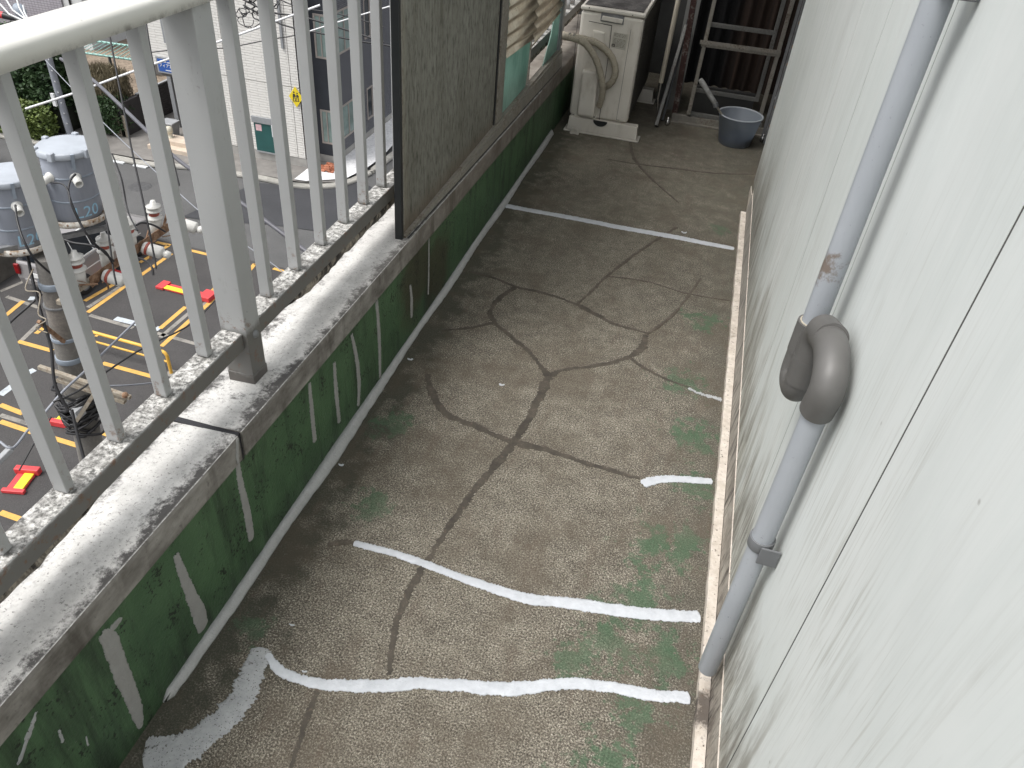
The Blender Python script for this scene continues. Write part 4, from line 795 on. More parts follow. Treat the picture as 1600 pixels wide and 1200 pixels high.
wh3 = copy_part(wh, (-1.55, 0, 0)); wh4 = copy_part(wh, (-1.55, 2.6, 0))
for x in (-18.5, -17.1): MB().box(x - .08, x + .08, 15.46, 15.54, G + .72, G + 1.04).build('tail_lamp', M['lamp'], car, bevel=.015)
MB().box(-18.3, -17.3, 15.44, 15.50, G + .45, G + .62).build('bumper', M['car'], car, bevel=.02)
MB().box(-17.98, -17.62, 15.455, 15.475, G + .72, G + .86).build('number_plate', M['chromet'], car)
# walls of the lot
lw = MB().box(-19.9, -19.65, 8, 19.9, G - .02, G + .75).build('lot_boundary_wall', M['lotwall'], bevel=.01); tag(lw, 'low mossy concrete wall along the left side of the car park', 'wall')
lw = MB().box(-29, -26.2, 22.2, 22.5, G - .02, G + 1.5).build('street_wall', M['lotwall'], bevel=.01); tag(lw, 'brown concrete garden wall at the street beside the tall hedge', 'wall')
# far pavement and kerbs
def line3(pts, z): return [Vector((*g2(*p), G + z)) for p in pts]
kb = struct(MB().ribbon([Vector((x, y, G)) for x, y in [(-40, 24.6), (-30, 24.9), g2(170, 246), g2(235, 258), g2(300, 263), g2(400, 278), g2(470, 292), g2(530, 290), g2(575, 272), g2(600, 254), (-12.2, 40), (-12.0, 60)]], [.32] * 12, (0, 0, 1), None, .10, 0, .5, 0, sm=False).build('kerb', M['kerb']))
sheet('pavement', [(-40, 25), (-30, 25.1)] + [(g2(*p)[0], g2(*p)[1] + .1) for p in [(170, 243), (235, 255), (300, 261), (400, 276), (470, 289)]] + [(-13.4, 26.6), (-13.2, 29.5), (-12.6, 40), (-12.5, 60), (-40, 60)], M['pave'], G + .07)
sheet('gravel_bed', [(-15.2, 26.0), g2(478, 287), g2(540, 283), g2(575, 265), g2(598, 248), (-13.2, 33), (-12.9, 40), (-14.38, 40), (-14.38, 28.1), (-15.2, 27.4)], M['wgravel'], G + .11)
bs = MB(); random.seed(3)
for i in range(26):
    if i % 9 == 0 and i: pass
brick_t = thing('brick_stack', 'small stack of red bricks beside the charcoal house corner', 'bricks', (-14.5, 27.3, G + .1))
b0 = MB().box(-14.85, -14.62, 27.55, 27.66, G + .11, G + .17).build('brick', M['brick'], brick_t, bevel=.004)
for i in range(22):
    c = copy_part(b0, (rnd(0, .62), rnd(-.45, .08) , (i % 3) * .065)); c.rotation_euler = (0, 0, 0)
sheet('gravel_yard', [(-40, 28.6), (-25.2, 28.6), (-27.5, 60), (-40, 60)], M['deck'], G + .14)
dc = MB().lathe([(.0001, .012), (.33, .012), (.36, .008), (.42, .008), (.43, 0)], (-20.2, 23.2, G - .03), 28).build('manhole_cover', M['drain']); tag(dc, 'round iron manhole cover in the street', 'manhole cover')
for (x, y), lb in (((187, 251), 'pale concrete gutter lid nearest the hedge'), ((222, 258), 'pale concrete gutter grate in front of the house steps')):
    X_, Y_ = g2(x, y); dg_ = MB().box(X_ - .3, X_ + .3, Y_ - .2, Y_ + .15, G - .03, G + .02).build('gutter_lid', M['paleconc'], bevel=.01); tag(dg_, lb, 'drain cover', 'gutter lids along the kerb')

# ================================================================ houses
wh_ = thing('white_house', 'ivory stone-patterned house on the street corner opposite', 'house', (-18.5, 29, G))
YW = 27.3; XR = -15.3; XL = -21.75
MB().box(-20.35, XR - .03, YW + .03, 37, G + .3, G + 11).build('wall', M['joint'], wh_); MB().box(XL + .02, -20.352, YW + .03, 37, -9.07, G + 11).build('wall', M['joint'], wh_)
MB().box(-20.37, XR - .01, YW + .02, 37.05, G - .02, G + .42).build('foundation', M['mortar'], wh_)
sx = [XL, -20.86, -19.9, -18.43 + .0, -16.60, -15.66, XR]; sz = [G + .43, G + 3.27, G + 6.2, G + 9.1, G + 11]
for i in range(len(sx) - 1):
    for j in range(len(sz) - 1): MB().box(max(sx[i], -20.37 if sz[j] < -9.2 else -99) + (.012 if i else 0), sx[i + 1] - (.012 if i < len(sx) - 2 else 0), YW, YW + .0299, max(sz[j] + .012, -9.08 if sx[i + 1] < -20.4 else -99), sz[j + 1] - .012).build('siding_panel', M['house'], wh_) if not (sx[i + 1] < -20.4 and sz[j + 1] < -9.2) else None
sy = [YW + .03, YW + .55, YW + 2.3, YW + 5, YW + 8, 37]
for i in range(len(sy) - 1):
    for j in range(len(sz) - 1): MB().box(XR - .0299, XR, sy[i] + (.012 if i else -.03), sy[i + 1] - .012, sz[j] + .012, sz[j + 1] - .012).build('siding_panel', M['house'], wh_)
for q, z0, z1 in (((257, 52), 0, 0), ((441, 60), 0, 0)):
    c = on(q[0], q[1], 1, YW); MB().box(c.x - .05, c.x + .05, YW - .07, YW - .002, c.z - .35, c.z + 3).build('downpipe', M['signfr'], wh_, bevel=.01)
nb = thing('notice_board', 'dark green notice board with a pink leaflet on the ivory house wall', 'notice board', (-17, YW, G + 1))
MB().box(-17.50, -16.45, YW - .05, YW - .002, -11.45, -10.28).build('board', M['board2'], nb, bevel=.01); MB().box(-17.56, -16.40, YW - .09, YW - .003, -10.275, -10.02).build('header', M['signfr'], nb, bevel=.01); MB().box(-17.52, -16.44, YW - .07, YW - .003, -11.51, -11.455).build('ledge', M['signfr'], nb)
MB().box(-17.42, -17.16, YW - .056, YW - .051, -10.60, -10.34).build('leaflet', plain('pink_paper', (.62, .42, .44), .8, .2, 12), nb)
bsn = thing('blue_sign', 'blue name sign with white lettering in a grey frame on the ivory house', 'sign', (-21, YW, -8.6))
SXA, SXB, SZA, SZB = -21.50, -20.55, -8.93, -8.30
MB().box(SXA, SXB, YW - .09, YW - .002, SZA, SZB).build('frame', M['signfr'], bsn, bevel=.01); MB().box(SXA + .07, SXB - .07, YW - .094, YW - .0905, SZA + .07, SZB - .07).build('face', M['blue'], bsn)
cx_ = (SXA + SXB) / 2
text('lettering', 'フィア立飛', .155, (cx_ + .02, YW - .097, -8.62), (1, 0, 0), (0, 0, 1), M['whitew'], bsn, font=.002)
b = MB()
for (x0, x1, z) in [(-.30, -.18, .14), (-.14, .0, .15), (.03, .22, .14), (-.1, .18, -.17)]: b.box(cx_ + x0, cx_ + x1, YW - .0965, YW - .0945, -8.62 + z - .018, -8.62 + z + .018)
b.build('small_print', M['whitew'], bsn)
# charcoal house
dh = thing('charcoal_house', 'charcoal house with corner windows behind the ivory house', 'house', (-16, 31, G))
XD, YD = -14.395, 28.214
MB().box(-17.5, XD - .02, YD + .02, 42, G + .3, G + 9.8).build('wall', M['dflat'], dh); MB().box(-17.6, XD + .0, YD - .0, 42.1, G - .02, G + .36).build('foundation', M['mortar'], dh)
WN = [(-9.64, -11.03), (-6.05, -7.65)]
def wrects(lo, hi, holes):  # boxes of wall around windows
    out = []; cur = lo
    for a, b in holes: out.append((cur, a)); cur = b
    return out + [(cur, hi)]
ycs = [(YD, 30.95), (31.38, 32.25)]
for z0, z1 in ((G + .37, -11.03), (-9.64, -7.65), (-6.05, G + 9.8)): MB().box(XD - .0195, XD + .01, YD + .0, 42, z0 + .001, z1 - .001).build('brick_facing', M['dbrick'], dh); MB().box(-17.5, XD - .0205, YD - .01, YD + .0195, z0 + .001, z1 - .001).build('flat_facing', M['dflat'], dh)
for z1, z0 in WN:
    for a, b in ((30.72, 31.42), (31.98, 42)): MB().box(XD - .0195, XD + .01, a, b, z0, z1).build('brick_facing', M['dbrick'], dh)
    MB().box(-17.5, -14.98, YD - .01, YD + .0195, z0, z1).build('flat_facing', M['dflat'], dh)
    wn = MB().box(XD - .03, XD + .005, YD + .03, 30.72, z0 + .02, z1 - .02).build('window', M['winglass'], dh)
    for (a, b, c, d) in ((YD - .03, 30.72, z0, z0 + .07), (YD - .03, 30.72, z1 - .07, z1), (YD - .03, YD + .06, z0 + .071, z1 - .071), (30.65, 30.72, z0 + .071, z1 - .071), (29.5, 29.55, z0 + .071, z1 - .071)): MB().box(XD - .01, XD + .04, a, b, c, d).build('frame', M['frame'], wn)
    w2 = MB().box(-14.98, XD - .035, YD - .005, YD + .03, z0 + .02, z1 - .02).build('window', M['winglass'], dh)
    for (a, b, c, d) in ((-14.98, XD - .012, z0, z0 + .07), (-14.98, XD - .012, z1 - .07, z1), (-14.98, -14.91, z0 + .071, z1 - .071), (-14.72, -14.68, z0 + .071, z1 - .071)): MB().box(a, b, YD - .04, YD - .006, c, d).build('frame', M['frame'], w2)
    w3 = MB().box(XD - .03, XD + .002, 31.42, 31.98, z0 + .1, z1 - .02).build('window', M['windark'], dh)
    for (a, b, c, d) in ((31.40, 32.0, z0 + .02, z0 + .09), (31.40, 32.0, z1 - .07, z1), (31.40, 31.46, z0 + .091, z1 - .071), (31.94, 32.0, z0 + .091, z1 - .071)): MB().box(XD - .01, XD + .035, a, b, c, d).build('frame', M['frame'], w3)
MB().box(XD + .012, XD + .12, 32.3, 32.45, -9.6, -9.4).build('vent_cap', M['whitew'], dh, bevel=.02)
# tiled building at upper left
tb = thing('tiled_building', 'lilac grey tiled building at the back left of the yard', 'building', (-38, 38, G))
MB().box(-48, -33.5, 36, 44, G, G + 9).build('wall', M['tile'], tb); MB().box(-33.49, -32.3, 36.1, 44, G, G + 9).build('corner_panel', M['paleconc'], tb); MB().tube([(-33.0, 36.05, G), (-33.0, 36.05, G + 9)], .05, 8).build('downpipe', M['blackp'], tb)

# fence, steps, bins
fe = thing('louvre_fence', 'dark louvred fence beside the ivory house', 'fence', (-23.6, 29, G))
for i in range(14): MB().box(-23.64, -23.60, 28.25, 33, G + .12 + i * .096, G + .20 + i * .096).build('slat', M['louvre'], fe)
MB().box(-23.70, -23.645, 28.25, 33, G, G + 1.44).build('backing', M['core'], fe)
for y in (28.2, 30.2, 33): MB().box(-23.70, -23.59, y - .03, y + .03, G, G + 1.45).build('post', M['louvre'], fe)
MB().box(-23.70, -23.58, 28.2, 33, G + 1.455, G + 1.50).build('top_rail', M['grey'], fe)
pw = MB().box(-23.7, -23.5, 26.9, 28.16, G, G + 1.45).build('plain_fence_panel', M['louvre'], bevel=.01); tag(pw, 'plain dark brown fence panel between the dry shrub and the louvred fence', 'fence')
fe2 = thing('timber_gate', 'weathered vertical board gate below the dry shrub', 'gate', (-23.8, 26.9, G))
for i in range(7): MB().box(-24.3 + i * .14, -24.3 + i * .14 + .125, 26.9, 26.93, G, G + 1.0).build('board', M['tan'], fe2)
tf = struct(MB().box(-30, -23.75, 29.0, 44, G, G + .12).build('planter_turf', M['turf']))
stp = thing('entrance_steps', 'beige tiled entrance steps at the ivory house', 'steps', (-21, 26.8, G))
MB().box(-22.1, -19.3, 26.6, 27.28, G + .05, G + .42).build('step', M['steps'], stp, bevel=.01); MB().box(-22.0, -19.3, 26.25, 26.595, G + .05, G + .24).build('step', M['steps'], stp, bevel=.01)
bn = thing('storage_bin', 'grey lidded plastic bin beside the entrance steps', 'bin', (-21.85, 27.75, G)); MB().hexa([(-22.05, 27.5, G + .1), (-21.6, 27.5, G + .1), (-21.6, 27.9, G + .1), (-22.05, 27.9, G + .1), (-22.12, 27.42, G + .72), (-21.53, 27.42, G + .72), (-21.53, 27.96, G + .72), (-22.12, 27.96, G + .72)]).build('tub', M['grey'], bn, bevel=.03); MB().box(-22.16, -21.49, 27.38, 28.0 - .03, G + .725, G + .80).build('lid', M['grey'], bn, bevel=.03)
mt_ = MB().lathe([(.0001, .45), (.12, .44), (.15, .36), (.15, .22), (.11, .2), (.11, .05), (.14, .04), (.14, 0)], (-21.35, 26.95, G + .42), 16).build('water_urn', M['ivory']); tag(mt_, 'small ivory canister on the entrance steps', 'canister')
gp = MB().box(-22.4, -22.2, 28.8, 28.95, G + .05, G + 2.3).build('gate_pillar', M['signfr'], bevel=.02); tag(gp, 'narrow grey gate pillar beside the bin', 'pillar')
# pergola
pg = thing('drying_rack', 'teal pipe drying rack frame standing in the brown yard', 'rack', (-26.5, 31, G))
zp = G + 2.2
MB().tube([(-27.6, 29.95, zp), (-24.7, 30.2, zp)], .05, 8).build('side_rail', M['pergola'], pg); MB().tube([(-28.1, 31.7, zp), (-25.2, 31.95, zp)], .05, 8).build('side_rail', M['pergola'], pg)
for i in range(13): x = -27.75 + i * .245; MB().tube([(x + .1, 29.9 + .02 * i, zp + .04), (x - .3, 31.75 + .02 * i, zp + .04)], .016, 6).build('rod', M['paleconc'] if 0 else M['pergola'], pg)
MB().tube([(-27.55, 29.98, zp), (-27.35, 29.98, G)], .05, 8).build('leg', M['paleconc'], pg); MB().tube([(-26.15, 30.05, zp), (-26.1, 30.05, G)], .06, 8).build('leg', M['drain'], pg); MB().tube([(-24.9, 30.15, zp), (-24.9, 30.15, G)], .05, 8).build('leg', M['pergola'], pg)
pt = thing('potted_plant', 'dark potted shrub beyond the teal drying rack', 'plant', (-27.6, 34.5, G))

def leaves(x0, x1, y0, y1, z0, z1, n, sz, name, mat, parent, seed, shape=None, thin=1.0, upright=False):
    rg = random.Random(seed); vs = []; fs = []
    for i in range(n):
        for _ in range(12):
            u, v, w_ = rg.uniform(-1, 1), rg.uniform(-1, 1), rg.uniform(-1, 1); k_ = rg.random()
            q = shape(u, v, w_) if shape else 1 - (u ** 4 + v ** 4 + w_ ** 4) ** .25
            if q > 0 and (q < .35 or k_ < .2): break
        p = Vector(((x0 + x1) / 2 + u * (x1 - x0) / 2, (y0 + y1) / 2 + v * (y1 - y0) / 2, (z0 + z1) / 2 + w_ * (z1 - z0) / 2)) + Vector((rg.gauss(0, .05), rg.gauss(0, .05), rg.gauss(0, .05)))
        a = Vector((rg.gauss(0, 1), rg.gauss(0, 1), rg.gauss(0, .4) + (3 if upright else 0))).normalized(); b_ = a.cross(Vector((rg.gauss(0, 1), rg.gauss(0, 1), rg.gauss(0, 1)))).normalized() * thin
        s_ = sz * rg.uniform(.6, 1.3); o_ = len(vs); vs += [p - a * s_, p + b_ * s_ * .6, p + a * s_, p - b_ * s_ * .6]; fs.append((o_, o_ + 1, o_ + 2, o_ + 3))
    m = MB(); m.v = [Vector(q) for q in vs]; m.f = fs; m.sm = [False] * len(fs); me = m.build(name, mat, parent); return me
hd = thing('ivy_hedge', 'tall dark green clipped evergreen hedge left of the steel lamp pole', 'hedge', (-26.8, 26.5, G))
leaves(-28.9, -25.4, 25.7, 27.6, G + .9, G + 4.0, 26000, .085, 'crown', M['hedge'], hd, 1); MB().box(-28.6, -25.7, 26.0, 27.4, G, G + 3.7).build('stem_core', M['core'], hd, bevel=.3)
h2_ = thing('low_hedge', 'low yellow-green hedge in front of the tall dark hedge', 'hedge', (-26.8, 25.3, G))
leaves(-28.9, -25.6, 24.9, 25.8, G + .1, G + 1.5, 12000, .07, 'foliage', M['hedge2'], h2_, 2); MB().box(-28.6, -25.8, 25.1, 25.6, G, G + 1.3).build('stem_core', M['core'], h2_, bevel=.15)
dsb = thing('dry_shrub', 'dense brown twiggy shrub between the lamp pole and the louvre fence', 'shrub', (-23.8, 27.2, G))
leaves(-25.6, -23.75, 26.9, 28.5, G + .5, G + 2.6, 12000, .16, 'twigs', M['twig'], dsb, 3, thin=.12, upright=True); leaves(-25.6, -23.5, 26.6, 27.9, G + .1, G + 1.7, 11000, .06, 'foliage', M['hedge'], dsb, 4); MB().box(-25.3, -24.0, 27.2, 28.2, G, G + 2.1).build('stem_core', M['core'], dsb, bevel=.2)
leaves(-28.3, -26.9, 34, 35.2, G + .3, G + 1.5, 2500, .09, 'foliage', M['hedge'], pt, 5); MB().lathe([(.0001, .35), (.3, .35), (.34, .5), (.38, .5), (.28, 0), (.0001, 0)], (-27.6, 34.6, G + .1), 14).build('pot', M['blackp'], pt)
wd = MB(); wd2 = leaves(-24.3, -23.7, 25.4, 25.8, G + .07, G + .35, 500, .06, 'weed_tuft', M['turf'], None, 6); tag(wd2, 'small green weed tuft growing at the kerb', 'weed')

# school crossing sign and second pole
sp_ = thing('school_zone_sign', 'yellow diamond school sign with two black walking children by the ivory house corner', 'road sign', (-15.05, 26.5, G))
YS_ = YW - .04; c = on(462.5, 151.5, 1, YS_); dx = (on(473, 148, 1, YS_) - on(452, 153, 1, YS_)).x / 2; dz = .40
MB().hexa([c + Vector((0, 0, -dz)), c + Vector((dx, 0, 0)), c + Vector((0, 0, dz)), c + Vector((-dx, 0, 0)), c + Vector((0, -.02, -dz)), c + Vector((dx, -.02, 0)), c + Vector((0, -.02, dz)), c + Vector((-dx, -.02, 0))]).build('sign_face', M['yel'], sp_, bevel=.004)
def fig(ox, s, nm):
    b = MB(); y = c.y - .0205; o = c + Vector((ox, 0, 0)); o.y = y
    b.lathe([(.0001, .003), (.036 * s, .003), (.036 * s, 0)], o + Vector((0, 0, .16 * s + .02)), 10, (0, -1, 0))
    for pl in ([(-.045, .10), (.045, .10), (.055, -.02), (-.055, -.02)], [(-.05, -.02), (-.01, -.02), (-.03, -.17), (-.065, -.17)], [(.01, -.02), (.05, -.02), (.07, -.17), (.03, -.17)], [(.04, .09), (.09, .0), (.07, -.01), (.03, .05)]):
        b.add([o + Vector((x * s, -.003, z * s + .02)) for x, z in pl], [(0, 1, 2, 3)])
    b.build(nm, M['ink'], sp_)
fig(-.07, 1, 'child_figure'); fig(.07, .85, 'child_figure')
MB().bar(c + Vector((-.14, -.024, -.17)), c + Vector((.14, -.024, -.14)), .004, .022, (0, 0, 1)).build('ground_bar', M['ink'], sp_)
MB().box(c.x - .03, c.x + .03, c.y + .001, c.y + .038, c.z - .3, c.z + .3).build('bracket', M['steel'], sp_)
up = thing('street_pole', 'slim grey steel street pole in front of the green notice board', 'pole', (-15.55, 25.45, G))
pb = on(449, 291, 2, G); MB().tube([(pb.x - .05, pb.y, G), (pb.x - .05, pb.y, G + 8.5)], [.13, .10], 16).build('shaft', M['steel'], up)
MB().box(pb.x - .28, pb.x - .2, pb.y - .2, pb.y - .12, -9.9, -9.45).build('tag_plate', M['whitew'], up); 
for z in (-8.9, -10.2): MB().tube([(pb.x - .05, pb.y, z), (pb.x - .05, pb.y, z + .05)], .135, 16).build('band', M['strut'], up)
lp = thing('lamp_pole', 'grey steel lamp pole with step bolts beside the dark hedge', 'pole', (-25.4, 25.6, G))
MB().tube([(-25.25, 25.75, G), (-25.25, 25.75, G + 4.3)], [.15, .12], 16).build('shaft', M['steel'], lp); MB().box(-25.45, -25.3, 25.5, 25.58, -10.4, -9.9).build('tag_plate', M['whitew'], lp)
for i in range(8): z = G + .8 + i * .42; MB().tube([(-25.25, 25.7, z), (-25.05, 25.55, z)], .025, 6).build('step_bolt', M['grey'], lp)

# ================================================================ utility pole and transformers
PX, PY = -7.31, 6.52
po = thing('utility_pole', 'concrete utility pole with clamps and rusty crossarms beside the car park', 'utility pole', (PX, PY, G))
MB().tube([(PX, PY, G), (PX, PY, -3.5)], [.20, .165], 32).build('shaft', M['pole'], po)
for z, m_, h_ in ((-3.87, 'bluegrey', .09), (-4.18, 'strut', .03), (-4.68, 'bluegrey', .05), (-5.02, 'bluegrey', .08), (-5.75, 'strut', .06)): MB().tube([(PX, PY, z - h_ / 2), (PX, PY, z + h_ / 2)], .185, 32).build('pole_band', M[m_], po, bevel=.004)
ca = MB().box(-7.14, -7.07, 6.3, 8.75, -4.04, -3.97).build('crossarm', M['tan'], po, bevel=.008)
MB().box(-7.055, -7.045, 6.8, 8.7, -4.03, -3.9).build('arm_strap', M['rust'], ca)
ca2 = MB().bar((-7.53, 6.2, -5.04), (-6.19, 6.2, -5.17), .055, .055, (0, 0, 1)).build('crossarm', M['tan'], po, bevel=.006); MB().bar((-7.3, 6.22, -5.20), (-6.3, 6.22, -5.29), .06, .05, (0, 0, 1)).build('arm_strap', M['tan'], ca2)
MB().lathe([(.0001, .06), (.03, .05), (.04, .02), (.04, 0)], (-6.25, 6.18, -5.15), 12).build('arm_bracket', M['rust'], ca2)
MB().bar((-7.15, 6.0, -4.1), (-7.2, 6.35, -4.65), .04, .04).build('brace', M['rust'], po)
def post_ins(x, y, z, nm='post_insulator', s=1.0):
    pf = [(.0001, .50), (.03, .50), (.045, .44), (.10, .42), (.10, .405), (.05, .39), (.105, .36), (.105, .345), (.06, .33), (.06, .28), (.11, .25), (.11, .23), (.07, .22), (.085, .20), (.085, .02), (.05, 0)]
    o = MB().lathe([(r * s, h * s) for r, h in pf], (x, y, z), 20).build(nm, M['porc'], po); MB().lathe([(.063 * s, .33 * s), (.07 * s, .32 * s), (.07 * s, .285 * s), (.063 * s, .275 * s)], (x, y, z), 20).build('glaze_band', M['redband'], o); return o
for y in (6.75, 7.28, 7.75, 8.3): post_ins(-7.16, y, -4.0 - .02)
def cutout(y, z=-4.0):
    o = MB().lathe([(.0001, 0), (.07, 0), (.085, .02), (.085, .10), (.085, .26), (.07, .28), (.04, .285), (.04, .31), (.055, .32), (.05, .38), (.0001, .40)], (-7.02, y, z), 20, (.93, .12, -.18)).build('fuse_cutout', M['porc'], po)
    MB().lathe([(.087, .05), (.092, .055), (.092, .085), (.087, .09)], (-7.02, y, z), 20, (.93, .12, -.18)).build('glaze_band', M['redband'], o); return o
for y in (7.02, 7.82, 8.62): cutout(y, -3.98)
for i in range(16):   # rusty clamps and loose straps on the arm
    y = rnd(6.55, 8.6); z = -3.98 + rnd(-.12, .08); MB().bar((-7.1 + rnd(0, .1), y, z), (-7.1 + rnd(0, .16), y + rnd(-.22, .22), z + rnd(-.18, .14)), rnd(.012, .035), rnd(.006, .02)).build('rusty_strap', M['rust'], ca)
bt_ = MB(); 
def transformer(c, lab):
    t = thing('pole_transformer', lab, 'transformer', c, 'pole mounted transformers')
    x, y, z = c; R0 = .288
    can_ = MB().lathe([(.0001, 0), (R0 * .95, 0), (R0, .03), (R0, .82), (R0 * .98, .84)], c, 48).build('tank', M['can'], t)
    for zz in (.26, .55): MB().lathe([(R0, 0), (R0 + .006, .004), (R0 + .006, .022), (R0, .026)], (x, y, z + zz), 48).build('seam_band', M['bluegrey'], t)
    MB().lathe([(R0, .80), (R0 + .03, .80), (R0 + .035, .815), (R0 + .033, .862), (R0 + .022, .872), (R0 * .9, .878), (.0001, .886)], c, 48).build('lid', M['canlid'], t)
    for a in (-78, -10, 45, 110, 170, 230):
        r_ = math.radians(a); p = Vector((x + (R0 + .03) * math.cos(r_), y + (R0 + .03) * math.sin(r_), z + .86)); MB().box(p.x - .035, p.x + .035, p.y - .03, p.y + .03, p.z - .07, p.z + .035).build('lid_clamp', M['canlid'], t, bevel=.012)
    for a, l_ in ((-38, .20), (150, .16), (-95, .18)):
        r_ = math.radians(a); d = Vector((math.cos(r_), math.sin(r_), -.15)).normalized(); p = Vector((x, y, z + .62)) + d * (R0 - .01)
        bb = MB().lathe([(.060, 0), (.062, .02), (.048, .03), (.048, .05), (.045, .17), (.036, .17), (.031, .10), (.0001, .10)], p, 20, d).build('bushing', M['porc'], t); 
    r_ = math.radians(-38); p = Vector((x + (R0 + .02) * math.cos(r_), y + (R0 + .02) * math.sin(r_), z)); MB().bar(p + Vector((0, 0, .87)), p + Vector((0, 0, .69)), .06, .035, (1, 1, 0)).build('bushing_strap', M['bluegrey'], t)
    MB().lathe([(.24, -.02), (R0 + .07, -.03), (R0 + .075, -.01), (R0 + .075, .05), (R0 + .06, .05), (R0 + .055, .0), (.24, -.005)], c, 48).build('base_ring', M['ring'], t)
    for k_ in range(16): a = 2 * math.pi * k_ / 16; MB().lathe([(.0001, .006), (.012, .005), (.014, 0)], (x + (R0 + .075) * math.cos(a), y + (R0 + .075) * math.sin(a), z + .015), 6, (math.cos(a), math.sin(a), 0)).build('ring_bolt', M['rust'], t)
    aL = math.radians(-24)
    def wrap(v):
        a = aL + v.x / R0; rr = R0 + .002 + v.z; return Vector((x + rr * math.cos(a), y + rr * math.sin(a), z + .125 + v.y))
    text('lettering', 'L20', .20, (0, 0, 0), (1, 0, 0), (0, 0, 1), M['letter'], t, ext=.001, wrap=wrap)
    return t
T2 = dep(101, 222, 8.85); T1 = dep(9, 266, 8.75)
tf2 = transformer(Vector((T2.x, T2.y, T2.z - .9)), 'blue-grey cylindrical transformer further from the utility pole, lettered L20, whole lid in view')
tf1 = transformer(Vector((T1.x, T1.y, T1.z - .9)), 'blue-grey cylindrical transformer at the left picture edge in front of the utility pole, lettered L20')
MB().bar((-7.75, 6.1, -3.34), (-6.9, 7.2, -3.34), .06, .06).build('platform_arm', M['strut'], po)

# the pole leans a little to the east, and all it carries with it
def lean(root, z0, amt=(.105, .028)):
    seen = set()
    def go(o, off):
        off = off + o.location
        if o.type == 'MESH' and o.data.name not in seen:
            seen.add(o.data.name)
            for v in o.data.vertices: z = v.co.z + off.z; v.co.x += amt[0] * (z - z0); v.co.y += amt[1] * (z - z0)
        for c in kids(o): go(c, off)
    go(root, Vector((0, 0, 0)))
lean(po, -4.2); lean(tf2, T2.z); lean(tf1, T1.z)
# ---- cables
def cable(pts, r, mat, name, lab, cat='cable', grp='overhead cables', n=6, sag=0):
    P = [dep(*p) if len(p) == 3 and not isinstance(p, Vector) else Vector(p) for p in pts]
    Q_ = []
    for i in range(len(P) - 1):
        a, b, c_, d = P[max(i - 1, 0)], P[i], P[i + 1], P[min(i + 2, len(P) - 1)]
        for k in range(8):
            f = k / 8; Q_.append(b + (c_ - a) * (f * .5) + (a * 2 - b * 5 + c_ * 4 - d) * (f * f * .5) + (b * 3 - a - c_ * 3 + d) * (f ** 3 * .5))
    Q_.append(P[-1]); o = MB().tube(Q_, r, n).build(name, M[mat]); tag(o, lab, cat, grp); return o
cable([(95, 92, 14), (145, 125, 13), (230, 205, 12), (285, 255, 11.5), (370, 312, 11), (480, 394, 10.5), (540, 440, 10.3)], .030, 'thick', 'thick_cable', 'thick grey sheathed cable running down to the right across the street', n=10)
cable([(50, 70, 14), (70, 93, 14), (120, 146, 13.5), (163, 193, 13), (245, 270, 12.5), (330, 345, 12), (420, 408, 11.5), (475, 452, 11)], .008, 'steel', 'thin_pale_cable', 'thin pale cable descending beside the thick grey cable')
cable([(166, 30, 9), (172, 60, 9), (200, 205, 9), (212, 262, 9), (228, 335, 9), (240, 395, 9.1), (244, 420, 9.1)], .011, 'blackp', 'drop_wire', 'black drop wire falling to the far white fuse switch', grp='black drop wires')
cable([(150, 240, 9), (160, 300, 9), (170, 370, 9), (177, 420, 9), (182, 445, 9)], .011, 'blackp', 'drop_wire', 'black drop wire falling to the near white fuse switch', grp='black drop wires')
cable([(226, 20, 10), (232, 60, 10), (243, 120, 10), (256, 190, 10), (280, 290, 10)], .012, 'blackp', 'drop_wire', 'black vertical wire in front of the blue sign', grp='black drop wires')
cable([(175, 240, 10), (190, 280, 10), (200, 330, 10), (215, 360, 9.6)], .010, 'blackp', 'drop_wire', 'curving thin black wire between transformer and post insulators', grp='black drop wires')
cable([(118, 272, 8.35), (110, 282, 8.3), (107, 300, 8.25), (115, 325, 8.25), (135, 365, 8.3), (160, 392, 8.6), (178, 408, 8.8)], .012, 'blackp', 'transformer_lead', 'black lead from the right transformer bushing', grp='transformer leads')
cable([(80, 285, 8.3), (98, 288, 8.25), (107, 300, 8.23), (112, 322, 8.2), (130, 358, 8.3), (155, 390, 8.6)], .009, 'blackp', 'transformer_lead', 'black lead joining from the left side of the right transformer', grp='transformer leads')
cable([(24, 320, 7.9), (27, 345, 7.85), (38, 378, 7.8), (55, 405, 7.9), (85, 432, 8.2)], .012, 'blackp', 'transformer_lead', 'black lead from the left transformer bushing', grp='transformer leads')
cable([(75, 362, 8.6), (110, 378, 8.6), (140, 383, 8.6), (163, 392, 8.7), (176, 412, 8.9)], .013, 'blackp', 'transformer_lead', 'thick black lead under the right transformer', grp='transformer leads')
cable([(213, 352, 9.3), (222, 348, 9.4), (240, 352, 9.6), (258, 362, 9.8)], .013, 'blackp', 'jumper_lead', 'black jumper looping from the tallest post insulator', grp='transformer leads')
cable([(205, 402, 9.2), (222, 405, 9.1), (236, 415, 9.0), (240, 430, 9.0)], .013, 'blackp', 'jumper_lead', 'black jumper curving to the far fuse switch', grp='transformer leads')
cable([(40, 170, 20), (120, 144, 20), (190, 118, 20), (270, 90, 20), (365, 57, 20), (440, 30, 20), (500, 8, 20)], .028, 'whitew', 'guarded_cable', 'white sleeved cable rising to the right in front of the houses', n=8)
cable([(225, 83, 22), (300, 75, 22), (350, 75, 22), (420, 62, 22), (480, 50, 22), (560, 15, 22)], .016, 'blackp', 'span_cable', 'thin dark cable crossing the ivory wall by the blue sign')
